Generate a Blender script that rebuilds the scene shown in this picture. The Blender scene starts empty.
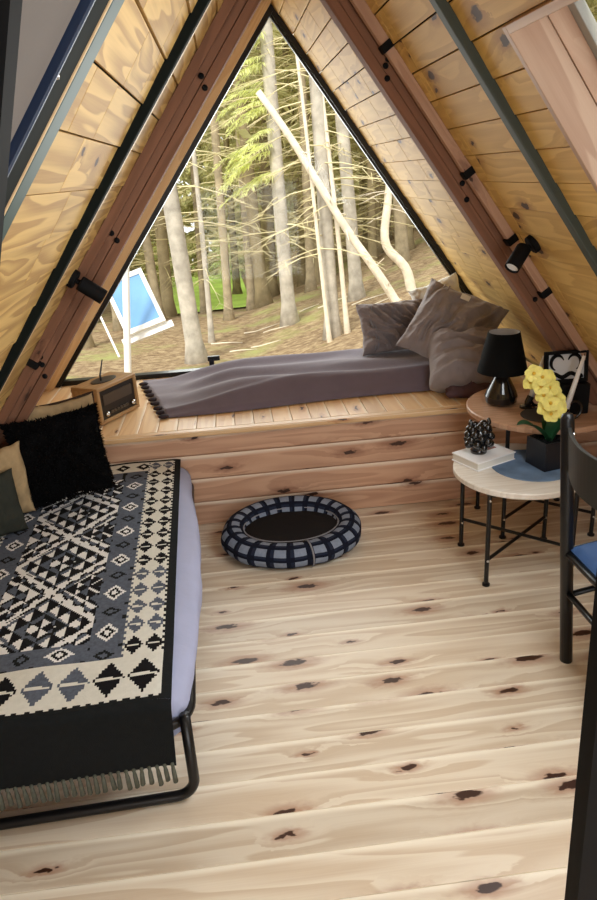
import bpy, math, random
from mathutils import Vector, Matrix, noise
R = math.radians
S = bpy.context.scene
COL = S.collection
rnd = random.Random(7)
V3 = Vector

# ------------------------------------------------------------------ materials
def lin(r, g, b):
    f = lambda c: (c/255/12.92) if c/255 <= .04045 else ((c/255+.055)/1.055)**2.4
    return (f(r), f(g), f(b), 1)

def newmat(name):
    m = bpy.data.materials.new(name); m.use_nodes = True
    nt = m.node_tree
    return m, nt, nt.nodes['Principled BSDF']

def N(nt, typ, **kw):
    n = nt.nodes.new(typ)
    for k, v in kw.items(): setattr(n, k, v)
    return n

def simple(name, col, rough=.6, metal=0, var=.0, scale=30, bump=0, bscale=200, coat=0, sheen=0):
    m, nt, b = newmat(name)
    b.inputs['Base Color'].default_value = col
    b.inputs['Roughness'].default_value = rough
    b.inputs['Metallic'].default_value = metal
    if rough >= .7: b.inputs['Specular IOR Level'].default_value = .12
    if coat: b.inputs['Coat Weight'].default_value = coat
    if sheen:
        b.inputs['Sheen Weight'].default_value = sheen
        b.inputs['Sheen Roughness'].default_value = .5
    tc = N(nt, 'ShaderNodeTexCoord')
    if var:
        nz = N(nt, 'ShaderNodeTexNoise'); nz.inputs['Scale'].default_value = scale; nz.inputs['Detail'].default_value = 4
        nt.links.new(tc.outputs['Object'], nz.inputs['Vector'])
        hs = N(nt, 'ShaderNodeHueSaturation'); hs.inputs['Color'].default_value = col
        mr = N(nt, 'ShaderNodeMapRange'); mr.inputs['To Min'].default_value = 1-var; mr.inputs['To Max'].default_value = 1+var
        mr.inputs['From Min'].default_value = .3; mr.inputs['From Max'].default_value = .7
        nt.links.new(nz.outputs['Fac'], mr.inputs['Value']); nt.links.new(mr.outputs['Result'], hs.inputs['Value'])
        nt.links.new(hs.outputs['Color'], b.inputs['Base Color'])
    if bump:
        n2 = N(nt, 'ShaderNodeTexNoise'); n2.inputs['Scale'].default_value = bscale; n2.inputs['Detail'].default_value = 3
        nt.links.new(tc.outputs['Object'], n2.inputs['Vector'])
        bp = N(nt, 'ShaderNodeBump'); bp.inputs['Strength'].default_value = bump; bp.inputs['Distance'].default_value = .004
        nt.links.new(n2.outputs['Fac'], bp.inputs['Height']); nt.links.new(bp.outputs['Normal'], b.inputs['Normal'])
    return m

def wood(name, light, mid, dark, rough=.5, knots=.55, kl=2.0, kw=7.0, ksize=.085, edge=0.0, rings=7.0, grain=.5, boardvar=.1, knotdark=(.05, .018, .009, 1)):
    """pine planks; UV u = metres along the board, v = metres across; islands shift the figure"""
    m, nt, b = newmat(name); L = nt.links.new
    uv = N(nt, 'ShaderNodeUVMap'); geo = N(nt, 'ShaderNodeNewGeometry')
    sep = N(nt, 'ShaderNodeSeparateXYZ'); L(uv.outputs['UV'], sep.inputs[0])
    def math_(op, a, c=None):
        n = N(nt, 'ShaderNodeMath', operation=op)
        for i, x in enumerate((a, c)):
            if x is None: continue
            if isinstance(x, (int, float)): n.inputs[i].default_value = x
            else: L(x, n.inputs[i])
        return n.outputs[0]
    off = math_('MULTIPLY', geo.outputs['Random Per Island'], 57.0)
    u = math_('ADD', sep.outputs[0], off)
    def comb(x, y, z):
        c = N(nt, 'ShaderNodeCombineXYZ')
        for i, q in enumerate((x, y, z)):
            if isinstance(q, (int, float)): c.inputs[i].default_value = q
            else: L(q, c.inputs[i])
        return c.outputs[0]
    v = sep.outputs[1]
    # knots
    vor = N(nt, 'ShaderNodeTexVoronoi', voronoi_dimensions='2D'); vor.inputs['Scale'].default_value = 1; vor.inputs['Randomness'].default_value = .9
    wob = N(nt, 'ShaderNodeTexNoise'); wob.inputs['Scale'].default_value = 1; wob.inputs['Detail'].default_value = 2
    L(comb(math_('MULTIPLY', u, 30), math_('MULTIPLY', v, 60), off), wob.inputs['Vector'])
    w2 = math_('MULTIPLY', math_('SUBTRACT', wob.outputs['Fac'], .5), .20)
    L(comb(math_('ADD', math_('MULTIPLY', u, kl), w2), math_('ADD', math_('MULTIPLY', v, kw), math_('ADD', math_('MULTIPLY', off, .37), w2)), 0), vor.inputs['Vector'])
    sc = N(nt, 'ShaderNodeSeparateColor'); L(vor.outputs['Color'], sc.inputs[0])
    pick = math_('LESS_THAN', sc.outputs[0], knots)
    size = math_('MULTIPLY', math_('ADD', math_('MULTIPLY', sc.outputs[1], .8), .35), ksize)
    d = math_('DIVIDE', vor.outputs['Distance'], size)
    def ss(x, a, c):
        n = N(nt, 'ShaderNodeMapRange', interpolation_type='SMOOTHSTEP')
        L(x, n.inputs['Value']); n.inputs['From Min'].default_value = a; n.inputs['From Max'].default_value = c
        return n.outputs['Result']
    core = math_('MULTIPLY', math_('SUBTRACT', 1.0, ss(d, .72, 1.05)), pick)
    halo = math_('MULTIPLY', math_('SUBTRACT', 1.0, ss(d, .8, 3.2)), pick)
    bend = math_('MULTIPLY', math_('SUBTRACT', 1.0, ss(d, .5, 6.0)), math_('MULTIPLY', pick, .035))
    # figure
    n1 = N(nt, 'ShaderNodeTexNoise'); n1.inputs['Scale'].default_value = 1; n1.inputs['Detail'].default_value = 1.5; n1.inputs['Roughness'].default_value = .4
    vb = math_('ADD', v, bend)
    L(comb(math_('MULTIPLY', u, 1.1), math_('MULTIPLY', vb, 13), math_('MULTIPLY', off, 1.7)), n1.inputs['Vector'])
    rg = math_('FRACT', math_('MULTIPLY', n1.outputs['Fac'], rings))
    rgs = ss(rg, .0, .85)
    rge = math_('SUBTRACT', 1.0, ss(rg, .9, 1.0))
    ring = math_('MULTIPLY', rgs, rge)
    n2 = N(nt, 'ShaderNodeTexNoise'); n2.inputs['Scale'].default_value = 1; n2.inputs['Detail'].default_value = 4
    L(comb(math_('MULTIPLY', u, 4), math_('MULTIPLY', vb, 230), off), n2.inputs['Vector'])
    fac = math_('ADD', math_('MULTIPLY', ring, grain), math_('MULTIPLY', math_('SUBTRACT', n2.outputs['Fac'], .5), .45))
    mx = N(nt, 'ShaderNodeMix', data_type='RGBA'); mx.inputs[6].default_value = light; mx.inputs[7].default_value = mid
    mx.clamp_factor = True
    L(fac, mx.inputs[0])
    hs = N(nt, 'ShaderNodeHueSaturation'); L(mx.outputs[2], hs.inputs['Color'])
    r2 = math_('FRACT', math_('MULTIPLY', geo.outputs['Random Per Island'], 13.7))
    L(math_('ADD', math_('MULTIPLY', math_('SUBTRACT', r2, .5), boardvar*2), 1.0), hs.inputs['Value'])
    cur = hs.outputs['Color']
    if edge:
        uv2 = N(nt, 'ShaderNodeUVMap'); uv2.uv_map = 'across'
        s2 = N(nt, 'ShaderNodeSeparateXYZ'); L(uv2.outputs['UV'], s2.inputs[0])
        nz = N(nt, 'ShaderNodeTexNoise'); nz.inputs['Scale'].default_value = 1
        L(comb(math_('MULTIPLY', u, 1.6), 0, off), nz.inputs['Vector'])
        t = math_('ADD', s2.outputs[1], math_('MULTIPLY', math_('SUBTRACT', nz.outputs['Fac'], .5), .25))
        e = math_('MULTIPLY', ss(t, .80, .97), edge)  # varnish highlight at the seams, painted into the board colour along one edge
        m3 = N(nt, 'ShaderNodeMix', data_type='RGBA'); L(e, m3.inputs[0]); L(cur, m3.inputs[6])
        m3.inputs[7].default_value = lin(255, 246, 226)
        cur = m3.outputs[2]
    m1 = N(nt, 'ShaderNodeMix', data_type='RGBA'); L(math_('MULTIPLY', halo, .55), m1.inputs[0]); L(cur, m1.inputs[6]); m1.inputs[7].default_value = dark
    m2 = N(nt, 'ShaderNodeMix', data_type='RGBA'); L(core, m2.inputs[0]); L(m1.outputs[2], m2.inputs[6]); m2.inputs[7].default_value = knotdark
    L(m2.outputs[2], b.inputs['Base Color'])
    b.inputs['Roughness'].default_value = rough
    return m

M = {}
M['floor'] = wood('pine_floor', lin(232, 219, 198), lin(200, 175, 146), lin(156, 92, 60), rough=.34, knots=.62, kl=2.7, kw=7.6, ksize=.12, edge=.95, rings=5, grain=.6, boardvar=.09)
M['bench'] = wood('pine_bench', lin(208, 166, 136), lin(170, 124, 98), lin(120, 66, 44), rough=.5, knots=.65, kl=2.2, kw=7.4, ksize=.10, edge=.55, rings=5, grain=.5, boardvar=.07)
M['bench_top'] = wood('pine_bench_top', lin(234, 198, 150), lin(212, 165, 115), lin(168, 105, 66), rough=.4, knots=.5, kl=2.2, kw=7.4, ksize=.06, edge=.5, rings=5, boardvar=.1)
M['roof'] = wood('pine_roof', lin(218, 182, 108), lin(184, 142, 74), lin(140, 92, 48), rough=.62, knots=.36, kl=4.2, kw=7.5, ksize=.14, rings=6, grain=.55, boardvar=.07, knotdark=(.06, .025, .01, 1))
M['roofL'] = wood('pine_roof_clear', lin(210, 174, 106), lin(160, 120, 64), lin(150, 106, 58), rough=.6, knots=.12, kl=4.5, kw=7.0, ksize=.10, rings=6, grain=.8, boardvar=.08)
M['beam'] = wood('dark_stained_beam', lin(136, 94, 70), lin(106, 70, 50), lin(66, 38, 26), rough=.8, knots=.35, kl=1.5, kw=8, ksize=.05, rings=4, boardvar=.08)
M['batten'] = wood('batten_wood', lin(196, 158, 132), lin(168, 126, 102), lin(110, 70, 50), rough=.5, knots=.3, boardvar=.05)
M['trim'] = wood('pale_trim', lin(226, 196, 150), lin(204, 166, 118), lin(150, 100, 60), rough=.45, knots=.2)
M['casing'] = wood('pink_pine_casing', lin(200, 168, 142), lin(172, 134, 108), lin(140, 90, 66), rough=.5, knots=.1, rings=6, grain=.7)
M['table_wood'] = wood('table_walnut', lin(206, 166, 136), lin(172, 128, 100), lin(110, 66, 46), rough=.4, knots=.2, boardvar=.02)
M['table_pale'] = wood('table_ash', lin(236, 230, 220), lin(214, 204, 188), lin(170, 150, 128), rough=.4, knots=.0, boardvar=.02)
M['radio_wood'] = wood('radio_wood', lin(182, 146, 100), lin(150, 112, 72), lin(120, 76, 44), rough=.45, knots=0, boardvar=.02)
M['black_metal'] = simple('black_metal', (.006, .006, .007, 1), .35, .2)
M['black_matte'] = simple('black_matte', (.006, .006, .0065, 1), .7)
M['black_gloss'] = simple('black_gloss', (.008, .008, .009, 1), .15, coat=.5)
M['steel_green'] = simple('green_grey_steel', lin(58, 66, 58), .65, .0)
M['teal_frame'] = simple('teal_frame', lin(36, 66, 64), .5, .0)
M['dark_green'] = simple('dark_green_frame', lin(14, 20, 18), .75)
M['blue_seal'] = simple('blue_seal', lin(20, 42, 76), .4)
M['grey_blind'] = simple('grey_blind', lin(122, 116, 112), .8, var=.04, scale=4)
M['win_grey'] = simple('window_grey', lin(150, 148, 140), .4)
M['throw'] = simple('mauve_cotton', lin(110, 99, 110), .85, var=.05, scale=12, bump=.25, bscale=500, sheen=.3)
M['throw_trim'] = simple('throw_trim', lin(58, 50, 54), .9, bump=.5, bscale=200)
M['pillow_grey'] = simple('grey_linen', lin(146, 137, 138), .9, var=.06, scale=25, bump=.25, bscale=450, sheen=.3)
M['pillow_dark'] = simple('grey_linen_dark', lin(140, 130, 130), .9, var=.05, scale=25, bump=.25, bscale=450, sheen=.3)
M['pillow_mauve'] = simple('deep_mauve_linen', lin(98, 78, 84), .9, var=.06, bump=.25, bscale=450)
M['white_cloth'] = simple('white_cloth', lin(225, 222, 214), .9, bump=.2)
M['sheet'] = simple('lavender_sheet', lin(172, 177, 206), .85, var=.04, scale=10, bump=.3, bscale=60)
M['black_fur'] = simple('black_fleece', (.003, .003, .0035, 1), .95, bump=.6, bscale=90)
M['olive_cloth'] = simple('olive_cloth', lin(52, 54, 48), .9, bump=.3)
M['beige_cloth'] = simple('beige_weave', lin(172, 148, 112), .9, var=.1, scale=40, bump=.4, bscale=260)
M['beige_edge'] = simple('cushion_piping', lin(60, 46, 36), .9)
M['k_char'] = simple('kilim_charcoal', lin(28, 30, 31), .95, var=.1, scale=60, bump=.4, bscale=350)
M['k_cream'] = simple('kilim_cream', lin(222, 221, 212), .95, var=.05, scale=60, bump=.4, bscale=350)
M['k_grey'] = simple('kilim_grey', lin(92, 99, 113), .95, var=.2, scale=90, bump=.4, bscale=350)
M['k_black'] = simple('kilim_black', lin(22, 21, 24), .95, bump=.4, bscale=350)
M['k_white'] = simple('kilim_white', lin(236, 236, 236), .95, var=.04, bump=.4, bscale=350)
M['tassel'] = simple('fringe_yarn', lin(92, 94, 84), .95, var=.2, scale=80)
M['navy'] = simple('plaid_navy', lin(24, 28, 42), .95, bump=.4, bscale=300)
M['plaid_mid'] = simple('plaid_mid', lin(38, 44, 62), .95, bump=.4, bscale=300)
M['plaid_light'] = simple('plaid_light', lin(132, 142, 160), .95, var=.12, scale=80, bump=.4, bscale=300)
M['fleece_dark'] = simple('dark_fleece', lin(34, 32, 33), .95, bump=.5, bscale=150)
M['piping'] = simple('pale_piping', lin(140, 140, 146), .9)
M['blue_mat'] = simple('blue_felt', lin(108, 132, 162), .95, var=.25, scale=14)
M['grey_mat'] = simple('grey_felt', lin(84, 82, 84), .95)
M['paper'] = simple('white_paper', lin(246, 246, 247), .7)
M['photo_red'] = simple('cover_red', lin(150, 96, 90), .6)
M['candle'] = simple('white_wax', lin(246, 245, 244), .5)
M['yellow'] = simple('orchid_yellow', lin(250, 240, 138), .6, var=.12, scale=60)
M['yellow_c'] = simple('orchid_heart', lin(226, 180, 50), .6)
M['leaf'] = simple('orchid_leaf', lin(40, 88, 58), .35, var=.15, scale=25)
M['pot'] = simple('pot_black', lin(20, 22, 30), .5)
M['shade_in'] = simple('shade_lining', lin(178, 178, 178), .8)
M['shade'] = simple('shade_black', lin(15, 16, 17), .85, bump=.3, bscale=400)
M['seat_blue'] = simple('blue_leather', lin(52, 84, 130), .6, var=.08, scale=10)
M['back_olive'] = simple('backrest_plate', lin(34, 35, 32), .5)
M['chrome'] = simple('chrome', lin(210, 210, 210), .2, 1)
M['grille'] = simple('radio_face', lin(40, 34, 30), .4)
M['dial'] = simple('radio_dial', lin(84, 72, 60), .3)
M['art_white'] = simple('box_lining', lin(214, 214, 216), .7)
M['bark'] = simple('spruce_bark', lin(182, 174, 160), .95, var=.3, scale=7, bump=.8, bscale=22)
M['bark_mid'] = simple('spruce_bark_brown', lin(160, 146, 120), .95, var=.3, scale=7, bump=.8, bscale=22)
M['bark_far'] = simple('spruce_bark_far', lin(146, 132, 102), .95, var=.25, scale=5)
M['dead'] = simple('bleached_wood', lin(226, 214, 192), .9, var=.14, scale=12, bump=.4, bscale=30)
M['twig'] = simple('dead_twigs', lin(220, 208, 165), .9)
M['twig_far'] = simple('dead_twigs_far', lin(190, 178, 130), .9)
def leafmat(name, c, tr=.5):
    m, nt, b = newmat(name); L = nt.links.new
    out = nt.nodes['Material Output']; nt.nodes.remove(b)
    geo = N(nt, 'ShaderNodeNewGeometry')
    hs = N(nt, 'ShaderNodeHueSaturation'); hs.inputs['Color'].default_value = c
    mr = N(nt, 'ShaderNodeMapRange'); mr.inputs['To Min'].default_value = .7; mr.inputs['To Max'].default_value = 1.25
    L(geo.outputs['Random Per Island'], mr.inputs['Value']); L(mr.outputs['Result'], hs.inputs['Value'])
    d = N(nt, 'ShaderNodeBsdfDiffuse'); t = N(nt, 'ShaderNodeBsdfTranslucent'); mx = N(nt, 'ShaderNodeMixShader'); mx.inputs[0].default_value = tr
    L(hs.outputs['Color'], d.inputs[0]); L(hs.outputs['Color'], t.inputs[0])
    L(d.outputs[0], mx.inputs[1]); L(t.outputs[0], mx.inputs[2]); L(mx.outputs[0], out.inputs[0])
    return m
M['needle'] = leafmat('needles_bright', lin(238, 242, 180))
M['needle_far'] = leafmat('needles_far', lin(206, 202, 146))
M['meadow'] = simple('meadow_grass', lin(200, 234, 116), .95, var=.15, scale=1.2)  # sunlight the trees block is put into this bright grass colour
def glass(name, tint=(1, 1, 1, 1), refl=.06):
    m, nt, b = newmat(name); out = nt.nodes['Material Output']; nt.nodes.remove(b); L = nt.links.new
    t = N(nt, 'ShaderNodeBsdfTransparent'); t.inputs[0].default_value = tint
    g = N(nt, 'ShaderNodeBsdfGlossy'); g.inputs['Roughness'].default_value = .02
    mx = N(nt, 'ShaderNodeMixShader'); mx.inputs[0].default_value = refl
    L(t.outputs[0], mx.inputs[1]); L(g.outputs[0], mx.inputs[2]); L(mx.outputs[0], out.inputs[0])
    return m
M['glass'] = glass('window_glass', (.98, .98, .96, 1), .008)
M['blue_glass'] = simple('blue_glass', lin(112, 156, 200), .12, 0, var=.15, scale=3)
M['white_paint'] = simple('white_paint', lin(236, 234, 228), .5)
M['ground'] = None
def groundmat():
    m, nt, b = newmat('forest_floor'); L = nt.links.new
    tc = N(nt, 'ShaderNodeTexCoord')
    n1 = N(nt, 'ShaderNodeTexNoise'); n1.inputs['Scale'].default_value = .8; n1.inputs['Detail'].default_value = 8; n1.inputs['Roughness'].default_value = .65
    L(tc.outputs['Object'], n1.inputs['Vector'])
    n2 = N(nt, 'ShaderNodeTexNoise'); n2.inputs['Scale'].default_value = 9; n2.inputs['Detail'].default_value = 6; n2.inputs['Roughness'].default_value = .7
    L(tc.outputs['Object'], n2.inputs['Vector'])
    r = N(nt, 'ShaderNodeValToRGB'); e = r.color_ramp.elements
    e[0].position = .36; e[0].color = lin(118, 94, 68); e[1].position = .64; e[1].color = lin(182, 160, 124)
    x = r.color_ramp.elements.new(.5); x.color = lin(150, 126, 94)
    L(n2.outputs['Fac'], r.inputs[0])
    mx = N(nt, 'ShaderNodeMix', data_type='RGBA'); mr = N(nt, 'ShaderNodeMapRange'); mr.inputs['From Min'].default_value = .52; mr.inputs['From Max'].default_value = .66
    L(n1.outputs['Fac'], mr.inputs['Value']); L(mr.outputs['Result'], mx.inputs[0])
    L(r.outputs['Color'], mx.inputs[6]); mx.inputs[7].default_value = lin(160, 160, 98)
    L(mx.outputs[2], b.inputs['Base Color']); b.inputs['Roughness'].default_value = .95
    bp = N(nt, 'ShaderNodeBump'); bp.inputs['Strength'].default_value = .6; bp.inputs['Distance'].default_value = .05
    L(n2.outputs['Fac'], bp.inputs['Height']); L(bp.outputs['Normal'], b.inputs['Normal'])
    return m
M['ground'] = groundmat()

# ------------------------------------------------------------------ mesh helpers
class MB:
    def __init__(s): s.v = []; s.f = []; s.mi = []; s.uv = []; s.ac = []
    def add(s, vs, fs, mi=0, uvs=None, acs=None):
        o = len(s.v); s.v += [V3(p) for p in vs]
        for k, f in enumerate(fs):
            s.f.append([o+i for i in f]); s.mi.append(mi if isinstance(mi, int) else mi[k])
            s.uv.append(uvs[k] if uvs else None); s.ac.append(acs[k] if acs else None)
        return s
    def box(s, c, size, ax=None, mi=0, along=0, uvoff=None):
        """oriented box; UVs in metres along axis `along`"""
        ax = ax or (V3((1, 0, 0)), V3((0, 1, 0)), V3((0, 0, 1)))
        c = V3(c); h = [q/2 for q in size]
        loc = [(sx, sy, sz) for sx in (-1, 1) for sy in (-1, 1) for sz in (-1, 1)]
        vs = [c+ax[0]*(q[0]*h[0])+ax[1]*(q[1]*h[1])+ax[2]*(q[2]*h[2]) for q in loc]
        fs = [(0, 1, 3, 2), (4, 6, 7, 5), (0, 4, 5, 1), (2, 3, 7, 6), (0, 2, 6, 4), (1, 5, 7, 3)]
        if (ax[0].cross(ax[1])).dot(ax[2]) < 0: fs = [tuple(reversed(f)) for f in fs]
        oth = [i for i in range(3) if i != along]
        uvs = []; acs = []
        for f in fs:
            const = [i for i in range(3) if all(loc[k][i] == loc[f[0]][i] for k in f)][0]
            vx = [i for i in oth if i != const]
            if const == along: a, bb = oth
            else: a, bb = along, vx[0]
            uvs.append([(loc[k][a]*h[a]+h[a], loc[k][bb]*h[bb]+h[bb]+const*.31) for k in f])
            acs.append([(0, (loc[k][bb]+1)/2) for k in f])
        return s.add(vs, fs, mi, uvs, acs)
    def tube(s, pts, r, n=8, mi=0, cap=True, closed=False):
        pts = [V3(p) for p in pts]; m = len(pts)
        rr = r if isinstance(r, (list, tuple)) else [r]*m
        vs = []; up = None
        for i, p in enumerate(pts):
            if closed: t = pts[(i+1) % m]-pts[i-1]
            else: t = pts[min(i+1, m-1)]-pts[max(i-1, 0)]
            t.normalize()
            if up is None:
                up = V3((0, 0, 1)) if abs(t.z) < .9 else V3((1, 0, 0))
            a = t.cross(up); a.normalize(); bq = a.cross(t); up = bq
            for k in range(n):
                th = 2*math.pi*k/n
                vs.append(p+(a*math.cos(th)+bq*math.sin(th))*rr[i])
        fs = []
        for i in range(m if closed else m-1):
            j = (i+1) % m
            for k in range(n):
                fs.append((i*n+k, i*n+(k+1) % n, j*n+(k+1) % n, j*n+k))
        if cap and not closed:
            fs.append(tuple(range(n-1, -1, -1))); fs.append(tuple((m-1)*n+k for k in range(n)))
        fs = [tuple(reversed(f)) for f in fs]
        return s.add(vs, fs, mi)
    def lathe(s, prof, c=(0, 0, 0), n=32, mi=0, ax=None, sx=1, sy=1):
        c = V3(c); ax = ax or (V3((1, 0, 0)), V3((0, 1, 0)), V3((0, 0, 1)))
        vs = []
        for r, z in prof:
            for k in range(n):
                th = 2*math.pi*k/n
                vs.append(c+ax[0]*(r*sx*math.cos(th))+ax[1]*(r*sy*math.sin(th))+ax[2]*z)
        fs = []
        for i in range(len(prof)-1):
            for k in range(n):
                fs.append((i*n+k, i*n+(k+1) % n, (i+1)*n+(k+1) % n, (i+1)*n+k))
        if prof[0][0] > 1e-6: fs.append(tuple(range(n-1, -1, -1)))
        if prof[-1][0] > 1e-6: fs.append(tuple((len(prof)-1)*n+k for k in range(n)))
        return s.add(vs, fs, mi)
    def disc_uv(s, c, r, th, n=64, mi=0):
        """round board lying flat, planar UVs"""
        c = V3(c); vs = []; 
        for z, q in ((0, r-.004), (.004, r), (th-.004, r), (th, r-.004)):
            for k in range(n):
                a = 2*math.pi*k/n; vs.append((c.x+q*math.cos(a), c.y+q*math.sin(a), c.z+z))
        fs = [tuple(range(n-1, -1, -1)), tuple(3*n+k for k in range(n))]
        for i in range(3):
            for k in range(n): fs.append((i*n+k, i*n+(k+1) % n, (i+1)*n+(k+1) % n, (i+1)*n+k))
        uvs = [[(vs[k][0]-c.x+r, vs[k][1]-c.y+r) for k in f] for f in fs]
        return s.add(vs, fs, mi, uvs)
    def sphere(s, c, r, n=12, m=8, mi=0, sc=(1, 1, 1), ax=None):
        c = V3(c); ax = ax or (V3((1, 0, 0)), V3((0, 1, 0)), V3((0, 0, 1)))
        vs = [c-ax[2]*r*sc[2]]; 
        for i in range(1, m):
            ph = -math.pi/2+math.pi*i/m
            for k in range(n):
                th = 2*math.pi*k/n
                vs.append(c+ax[0]*(r*sc[0]*math.cos(ph)*math.cos(th))+ax[1]*(r*sc[1]*math.cos(ph)*math.sin(th))+ax[2]*(r*sc[2]*math.sin(ph)))
        vs.append(c+ax[2]*r*sc[2]); fs = []
        for k in range(n): fs.append((0, 1+(k+1) % n, 1+k))
        for i in range(m-2):
            for k in range(n): fs.append((1+i*n+k, 1+i*n+(k+1) % n, 1+(i+1)*n+(k+1) % n, 1+(i+1)*n+k))
        for k in range(n): fs.append((len(vs)-1, 1+(m-2)*n+k, 1+(m-2)*n+(k+1) % n))
        return s.add(vs, fs, mi)
    def build(s, name, mats, parent=None, smooth=False, bevel=0, loc=None, sub=0, weld=False):
        if not isinstance(mats, (list, tuple)): mats = [mats]
        wo = V3((0, 0, 0))
        q = parent
        while q is not None: wo = wo+V3(q.location); q = q.parent
        lo = V3(loc) if loc is not None else V3((0, 0, 0))
        me = bpy.data.meshes.new(name)
        me.from_pydata([tuple(p-wo-lo) for p in s.v], [], s.f)
        for m in mats: me.materials.append(m)
        me.polygons.foreach_set('material_index', s.mi)
        if any(u is not None for u in s.uv):
            for nm, src in (('UVMap', s.uv), ('across', s.ac)):
                lay = me.uv_layers.new(name=nm); k = 0
                for fi, f in enumerate(s.f):
                    for j in range(len(f)):
                        if src[fi]: lay.data[k].uv = src[fi][j]
                        k += 1
        if smooth: me.polygons.foreach_set('use_smooth', [True]*len(me.polygons))
        me.update()
        o = bpy.data.objects.new(name, me); COL.objects.link(o)
        o.location = lo
        if parent: o.parent = parent
        if weld:
            w = o.modifiers.new('weld', 'WELD'); w.merge_threshold = 1e-4
        if bevel:
            b = o.modifiers.new('bevel', 'BEVEL'); b.width = bevel; b.segments = 2; b.limit_method = 'ANGLE'; b.angle_limit = R(40)
        if sub:
            b = o.modifiers.new('sub', 'SUBSURF'); b.levels = sub; b.render_levels = sub
        return o

def tag(o, label=None, cat=None, group=None, kind=None):
    if label: o['label'] = label
    if cat: o['category'] = cat
    if group: o['group'] = group
    if kind: o['kind'] = kind
    return o
def thing(name, loc, label, cat, group=None, rz=0):
    o = bpy.data.objects.new(name, None); COL.objects.link(o); o.location = loc; o.rotation_euler.z = rz
    o.empty_display_size = .1
    return tag(o, label, cat, group)
def copy_tree(o, parent=None):
    c = o.copy(); COL.objects.link(c)
    if parent: c.parent = parent
    for ch in list(o.children): copy_tree(ch, c)
    return c
def struct(o, label=None, cat=None):
    return tag(o, label, cat, None, 'structure')
def sm(a, b, x):
    t = max(0, min(1, (x-a)/(b-a))); return t*t*(3-2*t)
def nz(x, y, z=0, s=1): return noise.noise(V3((x*s, y*s, z*s)))

# ------------------------------------------------------------------ room shell
AP = V3((.306, 0, 2.536)); TL, TR = .75, .71
WY = 4.3; Y0 = -1.2; BY = 3.24; BZ = .515
def side(sg):
    t = TL if sg < 0 else TR
    a = math.atan(t)
    d = V3((sg*math.sin(a), 0, -math.cos(a))); n = V3((-sg*math.cos(a), 0, -math.sin(a)))
    return a, d, n
def tz(sg, z): return (AP.z-z)/math.cos(side(sg)[0])
EY = V3((0, 1, 0))
LX = AP.x-TL*AP.z; RX = AP.x+TR*AP.z

# floor
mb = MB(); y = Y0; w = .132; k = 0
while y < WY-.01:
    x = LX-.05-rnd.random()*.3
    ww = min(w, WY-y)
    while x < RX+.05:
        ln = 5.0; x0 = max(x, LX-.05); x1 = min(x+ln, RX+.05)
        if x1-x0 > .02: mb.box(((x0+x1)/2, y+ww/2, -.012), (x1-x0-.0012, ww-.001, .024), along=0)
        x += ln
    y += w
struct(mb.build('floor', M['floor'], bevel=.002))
mb = MB(); mb.box(((LX+RX)/2, (Y0+WY)/2, -.06), (RX-LX+.2, WY-Y0, .07)); struct(mb.build('trim_1', M['k_char']), 'dark underfloor slab beneath the pine boards', 'subfloor')

# sloped walls: courses of boards with an opening for a roof window on each side
OPEN = {1: (.62, 1.885, 1.22, 1.972), -1: (.25, 1.30, 1.25, 2.10)}
for sg, course, zs, wn in ((-1, .134, 1.746, 'wall_left'), (1, .117, 1.859, 'wall_right')):
    a, d, n = side(sg); mb = MB()
    tmax = AP.z/math.cos(a); t0 = tz(sg, zs) % course - course
    oy0, oy1, oz0, oz1 = OPEN[sg]
    ot0, ot1 = [t0+course*round((tz(sg, q)-t0)/course) for q in (oz1, oz0)]
    OPEN[sg] = (oy0, oy1, AP.z-ot1*math.cos(a), AP.z-ot0*math.cos(a))
    rr = random.Random(11+sg); t = t0; k = 0
    def put(ya, yb, ta, tb):
        if yb-ya < .01 or tb-ta < .01: return
        tilt = d*1.0 + n*.035; tilt.normalize(); nn = n-tilt*n.dot(tilt); nn.normalize()
        c = AP+d*((ta+tb)/2)+EY*((ya+yb)/2)-n*.009
        mb.box(c, (yb-ya-.0035, tb-ta-.005, .018), (EY, tilt, nn), along=0)
    while t < tmax:
        ta, tb = max(t, 0.0), min(t+course, tmax); k += 1
        cuts = [Y0]
        if sg > 0:
            yy = WY-.02
            lst = []
            q = 2.76+(.16 if k % 2 else 0.0)+rr.uniform(-.02, .02)
            while q < WY-.1: lst.append(q); q += .30
            cuts += [rr.uniform(.3, .6), 2.70] + lst
        else:
            q = Y0
            while q < WY-.4:
                q += rr.uniform(.28, .52); cuts.append(q)
        cuts.append(WY+.02); cuts = sorted(set(cuts))
        for ya, yb in zip(cuts, cuts[1:]):
            if tb <= ot0+1e-4 or ta >= ot1-1e-4: put(ya, yb, ta, tb); continue
            # split around the opening
            for (sa, sb) in ((ta, min(tb, ot0)), (max(ta, ot1), tb)):
                if sb > sa: put(ya, yb, sa, sb)
            ma, mbb = max(ta, ot0), min(tb, ot1)
            put(ya, min(yb, oy0), ma, mbb); put(max(ya, oy1), yb, ma, mbb)
        t += course
    ob = struct(mb.build(wn, M['roof'] if sg > 0 else M['roofL'], bevel=.0015))
    # weather skin outside
    mo = MB(); off = -n*.06
    for ya, yb, ta, tb in ((Y0, oy0, -.05, tmax), (oy1, WY+.05, -.05, tmax), (oy0, oy1, -.05, ot0), (oy0, oy1, ot1, tmax)):
        mo.box(AP+d*((ta+tb)/2)+EY*((ya+yb)/2)+off, (yb-ya, tb-ta, .06), (EY, d, n))
    struct(mo.build('roof_skin', M['k_char']), 'dark outer roof layer behind the '+('left' if sg < 0 else 'right')+' sloping boards', 'roof')

# gable wall under the window
mb = MB(); mb.box(((LX+RX)/2, WY+.06, BZ/2-.06), (RX-LX, .1, BZ+.06)); struct(mb.build('wall_far', M['bench']))

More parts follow.
